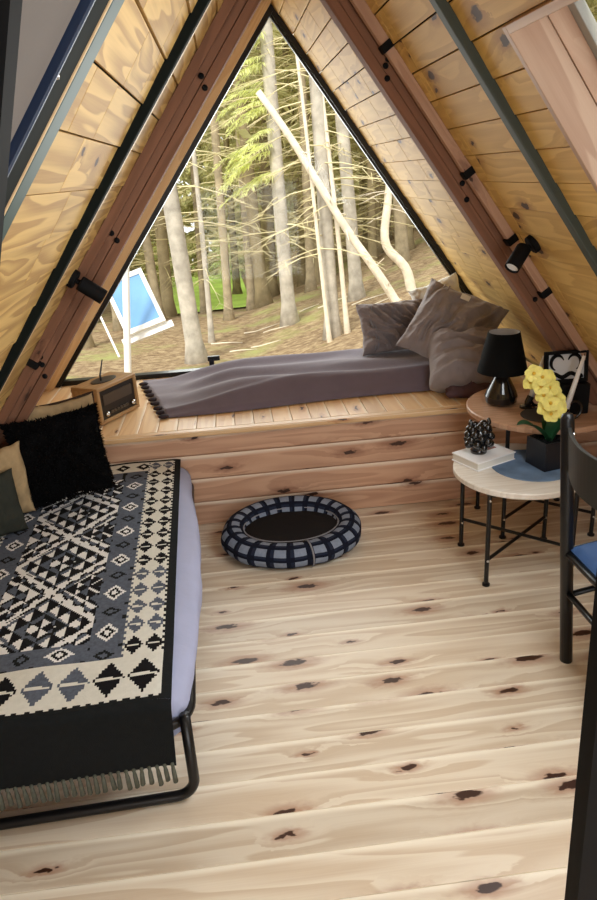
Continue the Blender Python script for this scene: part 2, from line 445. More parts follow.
# gable wall behind the camera
mb = MB(); ox0, ox1, ob, ot = AP.x-.70, AP.x+.70, .30, 1.58
def plate(pts):
    k = len(pts)
    mb.add([(x, Y0-.08, z) for x, z in pts]+[(x, Y0, z) for x, z in pts], [tuple(range(k)), tuple(range(2*k-1, k-1, -1))]+[(q_, q_+k, (q_+1) % k+k, (q_+1) % k) for q_ in range(k)])
el = lambda z: AP.x-TL*(AP.z-z)-.03
er = lambda z: AP.x+TR*(AP.z-z)+.03
plate([(el(-.02), -.02), (er(-.02), -.02), (er(ob), ob), (el(ob), ob)])
plate([(el(ob), ob), (ox0, ob), (ox0, ot), (el(ot), ot)])
plate([(ox1, ob), (er(ob), ob), (er(ot), ot), (ox1, ot)])
plate([(el(ot), ot), (er(ot), ot), (AP.x, AP.z+.04)])
struct(mb.build('wall_back', M['roof']))
w4 = bpy.data.objects.new('added_rear_window', None); COL.objects.link(w4); w4.location = (AP.x, Y0, ob); w4['kind'] = 'structure'  # unseen window, added to go with the rear fill lamp
mb = MB()
for x in (ox0+.02, AP.x, ox1-.02): mb.box((x, Y0-.04, (ob+ot)/2), (.04, .06, ot-ob))
for z in (ob+.02, ot-.02): mb.box((AP.x, Y0-.04, z), (ox1-ox0-.08, .06, .04))
mb.build('window_frame', M['black_metal'], w4)
mb = MB(); mb.box((AP.x, Y0-.04, (ob+ot)/2), (ox1-ox0, .006, ot-ob)); mb.build('pane', M['glass'], w4)
# gable window
win = bpy.data.objects.new('window_1', None); COL.objects.link(win); win.location = (AP.x, WY, BZ); win['kind'] = 'structure'
fr = MB()
for sg in (-1, 1):
    a, d, n = side(sg); L = (AP.z-BZ)/math.cos(a)
    for dep, th, yc in ((.014, .028, WY+.01), (.036, .012, WY+.02)):
        fr.box(AP+d*(L/2)+n*dep+EY*(yc), (.06 if th > .03 else .03, L+.05, th), (EY, d, n))
a, d, n = side(-1); fr.box(AP+d*((AP.z-BZ)/math.cos(a)/2)+n*.066+EY*(WY-.0), (.08, (AP.z-BZ)/math.cos(a)-.1, .04), (EY, d, n))
fr.box((AP.x, WY+.01, BZ+.012), (3.0, .06, .03))
fr.build('window_frame', M['black_metal'], win)
a, d, n = side(-1); L = (AP.z-BZ)/math.cos(a)
tb = MB(); tb.box(AP+d*(L/2)+n*.03+EY*(WY-.055), (.06, L-.02, .058), (EY, d, n), along=1); tb.build('window_trim', M['trim'], win)['label'] = 'pale wooden trim strip along the left side of the window'
hl = (AP.z-BZ)
pg = MB()
P = [(AP.x, AP.z-.03), (AP.x-TL*(hl-.035), BZ+.005), (AP.x+TR*(hl-.035), BZ+.005)]
pg.add([(x, WY+.02, z) for x, z in P]+[(x, WY+.026, z) for x, z in P], [(0, 1, 2), (5, 4, 3), (0, 3, 4, 1), (1, 4, 5, 2), (2, 5, 3, 0)])
pg.build('pane', M['glass'], win)
hd = MB(); hd.box((-.155, WY-.04, BZ+.10), (.075, .02, .03)); hd.box((-.17, WY-.03, BZ+.06), (.03, .05, .09)); hd.build('window_latch', M['black_metal'], win, bevel=.004)

# laminated rafters with bolts
bolts = {-1: [(2.03, .02), (2.02, .05), (2.0, .08), (1.53, .02), (1.50, .04), (1.49, .07), (1.04, .03), (1.02, .05), (.99, .08)],
         1: [(2.02, .05), (1.99, .07), (1.60, .05), (1.55, .07), (1.13, .06), (.86, .05), (2.03, .03)]}
tn = 2
for sg in (-1, 1):
    a, d, n = side(sg); L = AP.z/math.cos(a)
    root = bpy.data.objects.new('trim_%d' % tn, None); tn += 1; COL.objects.link(root); root.location = AP+d*L+EY*2.90; root['kind'] = 'structure'
    root['label'] = 'dark brown laminated rafter beside the ' + ('left edge of the window, carrying a black spotlight' if sg < 0 else 'bed niche on the right slope'); root['category'] = 'roof beam'
    m_ = MB()
    for q0, q1, yo in ((0, .031, 0), (.033, .062, .004), (.064, .1, -.002)):
        m_.box(AP+d*(L/2-.03)+n*((q0+q1)/2)+EY*(2.885+yo), (.07, L-.06, q1-q0), (EY, d, n), along=1)
    m_.build('laminated_beam', M['beam'], root, bevel=.002)
    for z, q in bolts[sg]:
        t = tz(sg, z); b_ = MB(); c = AP+d*t+n*q+EY*2.85
        b_.lathe([(0, -.004), (.009, -.004), (.011, .004), (.006, .008), (0, .008)], c, 12, ax=(d, n, -EY))
        b_.build('bolt', M['black_matte'], root)
    bt = MB(); bt.box(AP+d*(L/2-.03)+n*.018+EY*2.815, (.034, L-.1, .036), (EY, d, n), along=1)
    bt.build('batten', M['batten'] if sg > 0 else M['beam'], root, bevel=.003)['label'] = ('pale' if sg > 0 else 'brown')+' slim batten running beside the beam'
    for z in ((1.62, 1.36, 1.14, 2.06) if sg > 0 else (1.02,)):
        c_ = MB(); c_.box(AP+d*tz(sg, z)+n*.02+EY*2.813, (.044, .03, .048), (EY, d, n)); c_.build('clip', M['black_matte'], root, bevel=.003)

# steel straps
for sg in (-1, 1):
    a, d, n = side(sg); L = AP.z/math.cos(a)
    m_ = MB(); m_.box(AP+d*(L/2)+n*.012+EY*(2.25 if sg < 0 else 2.17), (.045, L-.02, .028), (EY, d, n))
    o = struct(m_.build('trim_%d' % tn, M['steel_green'] if sg > 0 else M['dark_green'], bevel=.004)); tn += 1
    tag(o, 'dark green steel strap running down the ' + ('right boarded slope' if sg > 0 else 'left boarded slope'), 'steel strap')
    if sg < 0:
        m_ = MB(); m_.box(AP+d*(L/2)+n*.012+EY*2.295, (.03, L-.02, .024), (EY, d, n), along=1)
        tag(struct(m_.build('trim_%d' % tn, M['trim'], bevel=.002)), 'pale slim strip beside the left steel strap', 'trim'); tn += 1

# right roof window: recessed casing
a, d, n = side(1); oy0, oy1, oz0, oz1 = OPEN[1]; t0, t1 = tz(1, oz1), tz(1, oz0)
w2 = bpy.data.objects.new('window_2', None); COL.objects.link(w2); w2.location = AP+d*t1+EY*oy1; w2['kind'] = 'structure'
cs = MB(); dep = .24
for dd, th in ((.0, .10), (-.115, .115)):   # two stepped lining boards each side
    pass
def lining(q0, q1, inset):
    c = -(q0+q1)/2; hh = q1-q0
    tm = (t0+t1)/2; ym = (oy0+oy1)/2
    cs.box(AP+d*tm+EY*(oy1-inset/2)+n*c, (inset, t1-t0, hh), (EY, d, n), along=1)
    cs.box(AP+d*tm+EY*(oy0+inset/2)+n*c, (inset, t1-t0, hh), (EY, d, n), along=1)
    cs.box(AP+d*(t0+inset/2)+EY*ym+n*c, (oy1-oy0-2*inset, inset, hh), (EY, d, n), along=0)
    cs.box(AP+d*(t1-inset/2)+EY*ym+n*c, (oy1-oy0-2*inset, inset, hh), (EY, d, n), along=0)
lining(-.02, .075, .022); lining(.077, .125, .024)
cs.build('casing', M['casing'], w2, bevel=.002)
cs = MB(); lining(.125, .15, .055); cs.build('window_frame', M['win_grey'], w2, bevel=.003)
g_ = MB(); g_.box(AP+d*((t0+t1)/2)+EY*((oy0+oy1)/2)-n*.14, (oy1-oy0-.11, t1-t0-.11, .006), (EY, d, n)); g_.build('pane', M['glass'], w2)

# left roof window: teal frame with a grey blind
a, d, n = side(-1); oy0, oy1, oz0, oz1 = OPEN[-1]; t0, t1 = tz(-1, oz1), tz(-1, oz0)
w3 = bpy.data.objects.new('window_3', None); COL.objects.link(w3); w3.location = AP+d*t1+EY*oy1; w3['kind'] = 'structure'
Lr = AP.z/math.cos(a)
def strip(name, y0_, y1_, h, mat, ta=0.04, tb=None, base=-.02):
    tb = tb or Lr-.02
    q = MB(); q.box(AP+d*((ta+tb)/2)+EY*((y0_+y1_)/2)+n*((h+base)/2), (y1_-y0_, tb-ta, h-base), (EY, d, n)); return q.build(name, mat, w3, bevel=.003)
strip('window_frame', 1.262, 1.335, .02, M['teal_frame'])
strip('frame_edge', 1.25, 1.259, .0205, M['trim'])
strip('frame_channel', 1.168, 1.249, .0185, M['dark_green'])
strip('frame_seal', 1.155, 1.166, .021, M['blue_seal'])
sc_ = MB(); sc_.sphere(AP+d*tz(-1, 1.81)+EY*1.172+n*.016, .006, 10, 6); sc_.build('screw', M['chrome'], w3, smooth=True)
strip('blind', .05, 1.148, .008, M['grey_blind'])

# dark jambs next to the camera
def slab(name, pts_front, thick, mat):
    q = MB(); k = len(pts_front); f = [V3(p) for p in pts_front]; b = [p+V3((0, thick, 0)) for p in f]
    q.add(f+b, [tuple(range(k)), tuple(range(2*k-1, k-1, -1))]+[(i, i+k, (i+1) % k+k, (i+1) % k) for i in range(k)]); return q.build(name, mat)
o = struct(slab('trim_%d' % tn, [(-.395, .58, 1.50), (-.215, .58, 1.50), (-.10, .58, 1.885), (-.16, .58, 1.96)], .03, M['black_matte'])); tn += 1
tag(o, 'black slanting frame piece at the upper left edge of the photo', 'frame')
o = struct(slab('trim_%d' % tn, [(.372, .58, 0), (.44, .58, 0), (.44, .58, 1.32), (.355, .58, 1.32)], .03, M['black_matte'])); tn += 1
tag(o, 'black upright post at the lower right corner of the photo', 'post')

# ------------------------------------------------------------------ window bench
bench = thing('window_bench', ((LX+RX)/2, BY, 0), 'built-in pine platform bench below the triangular window', 'bench')
zx = lambda z, sg: AP.x+sg*(TL if sg < 0 else TR)*(AP.z-z)
mb = MB(); z = 0; k = 0
for bw in (.128, .128, .128, .105):
    x0, x1 = zx(z+bw, -1)+.02, zx(z+bw, 1)-.02
    cut = rnd.uniform(.2, 1.2)
    for p0, p1 in ((x0, x1),):
        mb.box(((p0+p1)/2, BY+.012, z+bw/2), (p1-p0, .024, bw-.003), along=0)
    z += bw
mb.build('front_panel', M['bench'], bench, bevel=.004)
mb = MB(); x0, x1 = zx(BZ, -1)+.02, zx(BZ, 1)-.02
mb.box(((x0+x1)/2, BY-.002, BZ-.013), (x1-x0, .05, .026), along=0)
mb.build('front_edge', M['bench_top'], bench, bevel=.006)
mb = MB(); x = x0
while x < x1-.01:
    w = min(.095, x1-x); mb.box((x+w/2, (BY+.025+WY)/2, BZ-.013), (w-.002, WY-BY-.027, .024), along=1); x += .095
mb.build('bench_top', M['bench_top'], bench, bevel=.002)

# ------------------------------------------------------------------ soft things
def cushion(w, h, t, c, ex, ey, nu=36, seed=0, wr=.012, p=2.6, pinch=.07, wscale=7, sag=0, fold=None, ridge=None):
    """closed pillow; ex,ey unit axes of its face, third axis = thickness"""
    ex = V3(ex).normalized(); ey = V3(ey); ey = (ey-ex*ey.dot(ex)).normalized(); ez = ex.cross(ey)
    c = V3(c); q = MB(); vs = []; idx = {}
    for s in (1, -1):
        for i in range(nu+1):
            for j in range(nu+1):
                u = -1+2*i/nu; v = -1+2*j/nu
                edge = i in (0, nu) or j in (0, nu)
                if s < 0 and edge: idx[(s, i, j)] = idx[(1, i, j)]; continue
                pu = u*(1-pinch*(1-v*v)); pv = v*(1-pinch*(1-u*u))
                th = t/2*max(0, (1-abs(u)**p)*(1-abs(v)**p))**.55
                wv = nz(u*1.3+seed, v*1.3, s*3.1+seed, wscale/3)*wr + abs(nz(u*2+seed*2, v*2, 5, wscale/2))*wr*.8
                th += wv*(1 if not edge else .2)
                if ridge and not edge:
                    am, fq, an = ridge; ra = R(an)
                    a1 = u*math.cos(ra)+v*math.sin(ra); a2 = -u*math.sin(ra)+v*math.cos(ra)
                    g = 1-abs(noise.noise(V3((a1*fq+.8*noise.noise(V3((a2*1.5, a1, seed))), a2*.9+seed, s*5.0))))*2.6
                    th += am*max(-.5, g)*min(1, 4*(1-max(abs(u), abs(v))))
                x = pu*w/2+nz(seed, v*2, 9)*.01; yv = pv*h/2+nz(u*2, seed, 4)*.012
                zz = s*th - sag*(u*u)*.5
                if fold: zz += fold(u, v)
                idx[(s, i, j)] = len(vs); vs.append(c+ex*x+ey*yv+ez*zz)
    fs = []
    for s in (1, -1):
        for i in range(nu):
            for j in range(nu):
                f = (idx[(s, i, j)], idx[(s, i+1, j)], idx[(s, i+1, j+1)], idx[(s, i, j+1)])
                fs.append(f if s > 0 else tuple(reversed(f)))
    q.add(vs, fs); q.frame = (c, ex, ey, ez); return q

# throw over the bench
def throw_h(x, y, yf, yb):
    tx = sm(-.52, .05, x)
    base = .018+.085*tx
    f = sm(0, .10, y-yf); b = sm(0, .10, yb-y)
    h = base*(.25+.75*f)*(.35+.65*b)
    wr = .012*math.sin(26*(y-3.6)+3*nz(x*1.2, y*2, 1)+x*1.5)*f*b*sm(-.5, -.1, x)*(1-.6*sm(.1, .7, x))
    wr += .018*nz(x*2.2, y*7, 3)*f*b + .03*max(0, nz(x*1.6+2, y*4, 7))*sm(-.55, -.3, x)*(1-sm(-.1, .2, x))*f
    wr += .010*math.exp(-((y-yf-.10-.03*math.sin(x*3))/.02)**2)
    return max(.006, h+wr)
mb = MB(); nx, ny = 150, 60; gv = []
for i in range(nx+1):
    for j in range(ny+1):
        u = i/nx; v = j/ny
        x = -.60+u*2.05; yf = 3.455+.10*u-.015*math.sin(u*9); yb = 4.24
        xx = x+.20*(1-u)*(1-v) if u < .5 else x+.1*(1-v)*(1-u)*2
        y = yf+(yb-yf)*v
        hh = throw_h(xx, y, yf, yb)
        if j == 0 or j == ny or i == 0: hh = .004
        gv.append((xx, y+ (.012*sm(0, 1, .5) if j == 0 else 0), BZ+hh))
fs = [(i*(ny+1)+j, (i+1)*(ny+1)+j, (i+1)*(ny+1)+j+1, i*(ny+1)+j+1) for i in range(nx) for j in range(ny)]
tr = thing('throw_blanket', (.4, 3.85, BZ), 'long mauve grey throw spread along the window bench', 'blanket')
mb.add(gv, fs); mb.build('cloth', M['throw'], tr, smooth=True)
for k in range(9):
    v = k/8.5; j = int(v*ny*.92); p = V3(gv[j]); m_ = MB()
    m_.sphere(p+V3((-.012, 0, .008)), .024, 10, 6, sc=(1.2, .9, .45)); m_.build('scalloped_trim', M['throw_trim'], tr, smooth=True)

def place_cushion(name, label, q, mat, cat='cushion', root_z=None, extra=None, group=None):
    c = q.frame[0]; zmin = min(p.z for p in q.v)
    t = thing(name, (c.x, c.y, zmin), label, cat, group)
    q.build('cover', mat, t, smooth=True)
    return t
# grey pillows in the bench corner
q = cushion(.44, .31, .13, (.94, 4.06, .765), (1, .05, .02), (.05, .42, 1), seed=3, wr=.016, wscale=11, nu=64, ridge=(.034, 5.5, 35))
t = place_cushion('pillow', 'grey crinkled pillow leaning on the window glass', q, M['pillow_dark'], 'pillow')
m_ = MB(); c, ex, ey, ez = q.frame
for off in (-.15, -.135):
    m_.tube([c+ex*(off+.012*math.sin(k*.5))+ey*(-.13+.26*k/12)+ez*(.048+.015*math.sin(k/12*math.pi)) for k in range(13)], .0035, 5)
m_.build('stitching', M['piping'], t, smooth=True)
q = cushion(.30, .30, .12, (1.22, 4.10, .86), (.8, -.2, .3), (-.25, .3, 1), seed=8, wr=.02)
place_cushion('pillow', 'white pillow showing only its corner behind the big grey cushion', q, M['white_cloth'], 'pillow')
q = cushion(.46, .44, .17, (1.165, 3.68, .815), (.78, -.45, -.36), (.10, .55, .8), seed=5, wr=.016, wscale=8, nu=64, ridge=(.036, 3.4, -12))
t = place_cushion('cushion', 'large grey linen cushion propped against the right slope', q, M['pillow_grey'])
c, ex, ey, ez = q.frame; m_ = MB(); m_.box(c+ex*.0+ey*.15+ez*.088, (.05, .03, .008), (ex, ey, ez)); m_.build('care_label', M['white_cloth'], t, bevel=.002)
m_ = MB()
for off in (-.13, -.105): m_.tube([c+ex*off+ey*(-.16+.34*k/12)+ez*(.078+.014*math.sin(k/12*math.pi)) for k in range(13)], .005, 6)
m_.build('seam', M['pillow_dark'], t, smooth=True)
q = cushion(.42, .34, .27, (1.19, 3.50, .67), (1, -.12, -.05), (.1, .75, .62), seed=12, wr=.014, p=3, nu=56, ridge=(.030, 2.8, 80))
t = place_cushion('cushion', 'grey linen cushion lying low in front of the large one', q, M['pillow_grey'])
c, ex, ey, ez = q.frame; m_ = MB(); m_.tube([c+ex*(-.0)+ey*(-.165+.33*k/12)+ez*(.094*math.sin(.25+k/12*2.6)+.006) for k in range(13)], .0035, 5); m_.build('seam', M['pillow_mauve'], t, smooth=True)
q = cushion(.34, .30, .085, (1.22, 3.46, .557), (1, -.15, 0), (.1, 1, .05), seed=21, wr=.012, nu=48, ridge=(.012, 4, 70))
place_cushion('cushion', 'dark mauve flat cushion lowest of the corner pile', q, M['pillow_mauve'])

# ------------------------------------------------------------------ radio
ex = V3((.165, .28, 0)).normalized(); ey = V3((-ex.y, ex.x, 0)); ez = V3((0, 0, 1)); fl = V3((-.715, 3.42, BZ))
t = thing('radio', (-.70, 3.60, BZ), 'wooden table radio with dark dial face at the left end of the bench', 'radio')
W, D, Hh = .315, .17, .195
cen = fl+ex*(W/2)+ey*(D/2)
ax = (ex, ey, ez)
q = MB()
q.box(cen+ez*.014, (W, D, .02), ax); q.box(cen+ez*(Hh-.01), (W, D, .02), ax)
q.box(cen-ex*(W/2-.01)+ez*(Hh/2+.002), (.02, D, Hh-.036), ax, along=2); q.box(cen+ex*(W/2-.01)+ez*(Hh/2+.002), (.02, D, Hh-.036), ax, along=2)
q.box(cen+ey*(D/2-.01)+ez*(Hh/2+.002), (W-.04, .015, Hh-.04), ax)
q.build('cabinet', M['radio_wood'], t, bevel=.006)
q = MB(); q.box(cen-ey*(D/2-.02)+ez*(Hh/2+.002), (W-.042, .02, Hh-.042), ax); fp = q.build('faceplate', M['grille'], t)
q = MB(); q.box(cen-ey*(D/2-.009)+ez*(Hh*.63), (W-.09, .006, .055), ax); q.build('dial', M['dial'], t)
for dx in (-.105, .105):
    q = MB(); q.lathe([(0, 0), (.013, 0), (.012, .014), (0, .016)], cen+ex*dx-ey*(D/2-.008)+ez*.05, 16, ax=(ex, ez, -ey)); q.build('knob', M['chrome'], t, smooth=True)
for dx in (-.06, -.036, -.012, .012, .036, .06):
    q = MB(); q.box(cen+ex*dx-ey*(D/2-.007)+ez*.05, (.017, .01, .014), ax); q.build('button', M['dial'], t, bevel=.002)
q = MB(); q.lathe([(0, 0), (.085, 0), (.085, .003), (.07, .004), (0, .002)], cen+ez*(Hh), 24, ax=ax, sx=1, sy=.55); q.build('top_recess', M['grille'], t)
q = MB(); q.tube([cen+ez*Hh-ex*.02, cen+ez*(Hh+.03)-ex*.02, cen+ez*(Hh+.105)+ex*.015], [.006, .005, .003], 8); q.build('antenna', M['black_metal'], t)
q = MB(); q.box(cen+ez*.002, (W-.04, D-.04, .004), ax); q.build('foot', M['black_matte'], t)
q = MB(); q.lathe([(0, 0), (.012, 0), (.012, .05), (0, .052)], V3((-.89, 3.66, BZ+.13)), 12, ax=(ey, ez, ex)); q.build('side_knob', M['black_matte'], t)

# ------------------------------------------------------------------ folding bed
BX0, BX1, BY0, BY1, BT = -1.17, -.225, 1.53, 3.205, .375
bed = thing('folding_bed', ((BX0+BX1)/2, (BY0+BY1)/2, 0), 'black tube folding bed with lavender sheet along the left side', 'bed')
q = MB(); nx, ny, nzv = 24, 44, 8; vs = []
# mattress with soft bulging sides: super-ellipse loft over length
def mat_pt(a, v):
    ca, sa = math.cos(a), math.sin(a)
    w = (BX1-BX0)/2; h = .095
    x = (abs(ca)**.42)*(1 if ca > 0 else -1)*w; zz = (abs(sa)**.5)*(1 if sa > 0 else -1)*h
    end = 1-.07*max(0, 1-min(v, 1-v)/.02)
    side_ = sm(.5, 1, abs(ca))
    x += side_*(1 if ca > 0 else -1)*(.040*math.sin(math.pi*min(1, v*1.05))+.012*nz(v*9, zz*12, 2))
    return x*end, zz*end+.004*nz(x*6, v*14, 1)
ns = 48; nl = 60; loop = []
for i in range(nl+1):
    v = i/nl
    for k in range(ns):
        x, zz = mat_pt(2*math.pi*k/ns, v)
        vs.append(((BX0+BX1)/2+x, BY0+(BY1-BY0)*v, .278+zz))
fs = [(i*ns+k, i*ns+(k+1) % ns, (i+1)*ns+(k+1) % ns, (i+1)*ns+k) for i in range(nl) for k in range(ns)]
fs = [tuple(reversed(f)) for f in fs]
fs += [tuple(range(ns)), tuple(nl*ns+k for k in range(ns-1, -1, -1))]
q.add(vs, fs); q.build('mattress', M['sheet'], bed, smooth=True)
def rrect(x0, x1, y0, y1, z, r=.09, n=8):
    pts = []
    for cx, cy, a0 in ((x1-r, y0+r, -90), (x1-r, y1-r, 0), (x0+r, y1-r, 90), (x0+r, y0+r, 180)):
        for k in range(n+1):
            a = R(a0+90*k/n); pts.append((cx+r*math.cos(a), cy+r*math.sin(a), z))
    return pts
q = MB(); q.tube(rrect(BX0, BX1+.004, BY0-.03, BY1-.03, .275), .013, 10, closed=True); q.build('frame_rail', M['black_metal'], bed, smooth=True)
for yy, yn in ((1.515, 1), (3.15, -1)):
    pts = [(BX1-.012, yy, .30)]
    r = .055; xa, xb = BX1-.012, BX0+.03
    pts += [(xa, yy, .10)]
    for k in range(9):
        a = R(0-90*k/8); pts.append((xa-r+r*math.cos(a), yy, .016+r+r*math.sin(a)))
    for k in range(9):
        a = R(-90-90*k/8); pts.append((xb+r+r*math.cos(a), yy, .016+r+r*math.sin(a)))
    pts += [(xb, yy, .10), (xb, yy, .30)]
    q = MB(); q.tube(pts, .0155, 12); q.build('leg', M['black_metal'], bed, smooth=True)

# kilim throw on the bed
KW = .83; KX1 = -.262; KF = 1.50; KL = 1.72
def kcol(u, v):
    ue = min(u, KW-u)
    front = v
    if ue < .03: return 0
    if v < .012+.006*(1 if int(u/.016) % 2 else 0): return 0
    if v > KL-.02: return 0
    def dia(du, dv, a, b): return abs(du)/a+abs(dv)/b
    if ue < .152 or v < .20 or v > KL-.12:
        if v < .20 and not (ue < .03):
            cu = ((u-.03) % .0962)-.0481; iu = int((u-.03)/.0962)
            if dia(cu, v-.108, .044, .072) < 1:
                if abs(v-.108-.10*cu) < .006 and abs(cu) < .036: return 1
                return (2, 2, 3, 3)[(iu+2) % 4]
            return 1
        if v > KL-.12 and .152 < ue:
            cu = ((u-.03) % .0962)-.0481
            d_ = dia(cu, v-(KL-.07), .036, .038)
            return 3 if .35 < d_ < 1 else 1
        cc = ue-.03; col = int(cc/.061); du = (cc % .061)-.0305; jv = int((v-.20)/.1); dv = ((v-.20) % .1)-.05
        if cc > .113+.009*(1 if int(v/.014) % 2 else 0): return 2
        if cc < .007 and int(v/.014) % 2: return 0
        if dia(du+.004, dv, .0285, .046) < 1:
            if abs(dv-.12*du) < .0045 and abs(du) < .017: return 1
            return 3 if (jv in (0, 5, 6, 7, 8, 9, 10, 11, 12, 13)) else 2
        return 1
    if ue < .252 or v < .29 or v > KL-.2:
        if ue < .252: cu = ue-.202; p = .22; cv = (v % p)-p/2; par = int(v/p)
        else: cu = v-.245; p = .22; cv = (u % p)-p/2; par = int(u/p)
        d_ = dia(cu, cv, .036, .046)
        if d_ < 1: return 4 if d_ > .66 else (0 if d_ > .33 else 4)
        c2 = abs(cv)-p/2
        d2 = dia(cu, c2+.0, .034, .03)
        if .45 < d2 < .9: return 0
        if abs(cu) > .04 and abs(abs(cv)-.07) < .008: return 0
        return 2
    # centre field of triangles
    uu = u-KW/2; s = .041
    P_, Q_ = .33, .40
    fu = abs(((uu+P_/2) % P_)-P_/2)/P_*2; fv = abs(((v+Q_/2) % Q_)-Q_/2)/Q_*2
    dd = fu+fv
    i = math.floor(uu/s); j = math.floor(v/s*1.02); a = uu/s-i; b = v/s*1.02-j
    tri = (a+b < 1) if (i+j) % 2 else (a < b)
    if abs(dd-1) < .13: return 4 if tri or abs(dd-1) < .05 else 3
    ring = int(abs(dd-1)*4.2)
    if dd < 1:
        return ((2 if tri else 3), (4 if tri else 3), (2 if tri else 0), (4, 3)[tri], (3, 2)[tri])[min(ring, 4)]
    return ((3 if tri else 2), (3 if tri else 4), (2 if tri else 3), (4, 3)[tri], (3, 2)[tri])[min(ring, 4)]
kil = thing('kilim_throw', (KX1-KW/2, KF+KL/2, .30), 'black, grey and cream kilim throw with a tasselled end on the bed', 'throw')
cs_ = .0068; nu = int(KW/cs_); nv = int(KL/cs_); q = MB(); vs = []
drop = .19
def kpt(u, v):
    x = KX1-u; y = KF+v
    z = .3815+.006*nz(x*5, y*5, 2)
    if u < .05: z -= .5*(.05-u)**2*6
    return (x, y, z)
for i in range(nu+1):
    for j in range(nv+1): vs.append(kpt(i*KW/nu, j*KL/nv))
fs = []; mi = []
for i in range(nu):
    for j in range(nv):
        fs.append((i*(nv+1)+j, i*(nv+1)+j+1, (i+1)*(nv+1)+j+1, (i+1)*(nv+1)+j)); mi.append(kcol((i+.5)*KW/nu, (j+.5)*KL/nv))
q.add(vs, fs, mi)
q.build('woven_top', [M['k_char'], M['k_cream'], M['k_grey'], M['k_black'], M['k_white']], kil, smooth=True)
q = MB(); vs = []; nj = 14
for i in range(61):
    for j in range(nj+1):
        u = i/60*KW; s = j/nj
        x, y, z = kpt(u, 0)
        if s < .15: a = s/.15*math.pi/2; yy = y-.02*math.sin(a); z2 = z-.02*(1-math.cos(a))
        else: yy = y-.02-.010*nz(u*5, s*2, 1)*s; z2 = z-.02-(s-.15)/.85*drop
        vs.append((x-.012*s, yy, z2))
q.add(vs, [(i*(nj+1)+j, (i+1)*(nj+1)+j, (i+1)*(nj+1)+j+1, i*(nj+1)+j+1) for i in range(60) for j in range(nj)])
q.build('end_panel', M['k_char'], kil, smooth=True)
zb = .3815-.02-drop
for k in range(40):
    u = (k+.5)/40*KW; x = KX1-u-.012; q = MB(); r2 = random.Random(k)
    l = .055+r2.uniform(-.006, .008); dx = r2.uniform(-.004, .004)
    q.sphere((x, KF-.022, zb), .006, 8, 6)
    q.tube([(x, KF-.022, zb), (x+dx*.4, KF-.023, zb-l*.35), (x+dx, KF-.024, zb-l)], [.0035, .0062, .0072], 7)
    q.build('tassel', M['tassel'], kil, smooth=True)

for o_ in (bed, kil):
    o_.rotation_euler.z = R(2.3); o_.location.x -= .034
# bed cushions
q = cushion(.385, .375, .13, (-.795, 2.85, .588), (.90, .40, .02), (-.04, .16, 1), seed=31, wr=.02, nu=40)
t = place_cushion('cushion', 'black fleece cushion in front of the beige ones on the bed', q, M['black_fur'])
c, ex, ey, ez = q.frame; fm = MB(); r2 = random.Random(5)
for k in range(3200):
    u, v = r2.uniform(-1, 1), r2.uniform(-1, 1)
    if r2.random() < .3:
        if r2.random() < .5: u = r2.choice((-1, 1))*r2.uniform(.95, 1)
        else: v = r2.choice((-1, 1))*r2.uniform(.95, 1)
    th = .075*max(0, (1-abs(u)**2.6)*(1-abs(v)**2.6))**.55
    p = c+ex*(u*.193*(1-.07*(1-v*v)))+ey*(v*.187*(1-.07*(1-u*u)))+ez*(th*.95+.004)
    dr = (ex*(u*.6+r2.uniform(-.7, .7))+ey*(v*.6+r2.uniform(-.7, .7))+ez*.8).normalized(); sd = dr.cross(ez+ex*.3).normalized()
    l = r2.uniform(.012, .026)
    fm.add([p-sd*.004, p+sd*.004, p+dr*l], [(0, 1, 2)])
f_ = fm.build('fleece', M['black_fur'], t); f_['kind'] = 'stuff'
q = cushion(.36, .40, .08, (-.80, 2.935, .605), (.90, .40, .03), (-.06, .16, 1), seed=41, wr=.012)
t = place_cushion('cushion', 'beige woven cushion mostly hidden behind the black one', q, M['beige_cloth'])
c, ex, ey, ez = q.frame
m_ = MB(); pts = []
for k in range(80):
    a = k/80*4; s_ = int(a); f_ = a-s_
    u, v = ((-1+2*f_, -1), (1, -1+2*f_), (1-2*f_, 1), (-1, 1-2*f_))[s_]
    pts.append(c+ex*(u*.18*(1-.07*(1-v*v)))+ey*(v*.20*(1-.07*(1-u*u))))
m_.tube(pts, .006, 6, closed=True); m_.build('piping', M['beige_edge'], t, smooth=True)
q = cushion(.18, .32, .09, (-.985, 2.70, .55), (.75, .45, .02), (.2, .1, 1), seed=44, wr=.012)
place_cushion('cushion', 'rounded beige cushion end at the left edge behind the black cushion', q, M['beige_cloth'])
q = cushion(.22, .26, .10, (-1.005, 2.56, .51), (.7, .5, 0), (-.1, .12, 1), seed=47, wr=.012)
place_cushion('cushion', 'dark olive cushion at the left edge beside the black one', q, M['olive_cloth'])

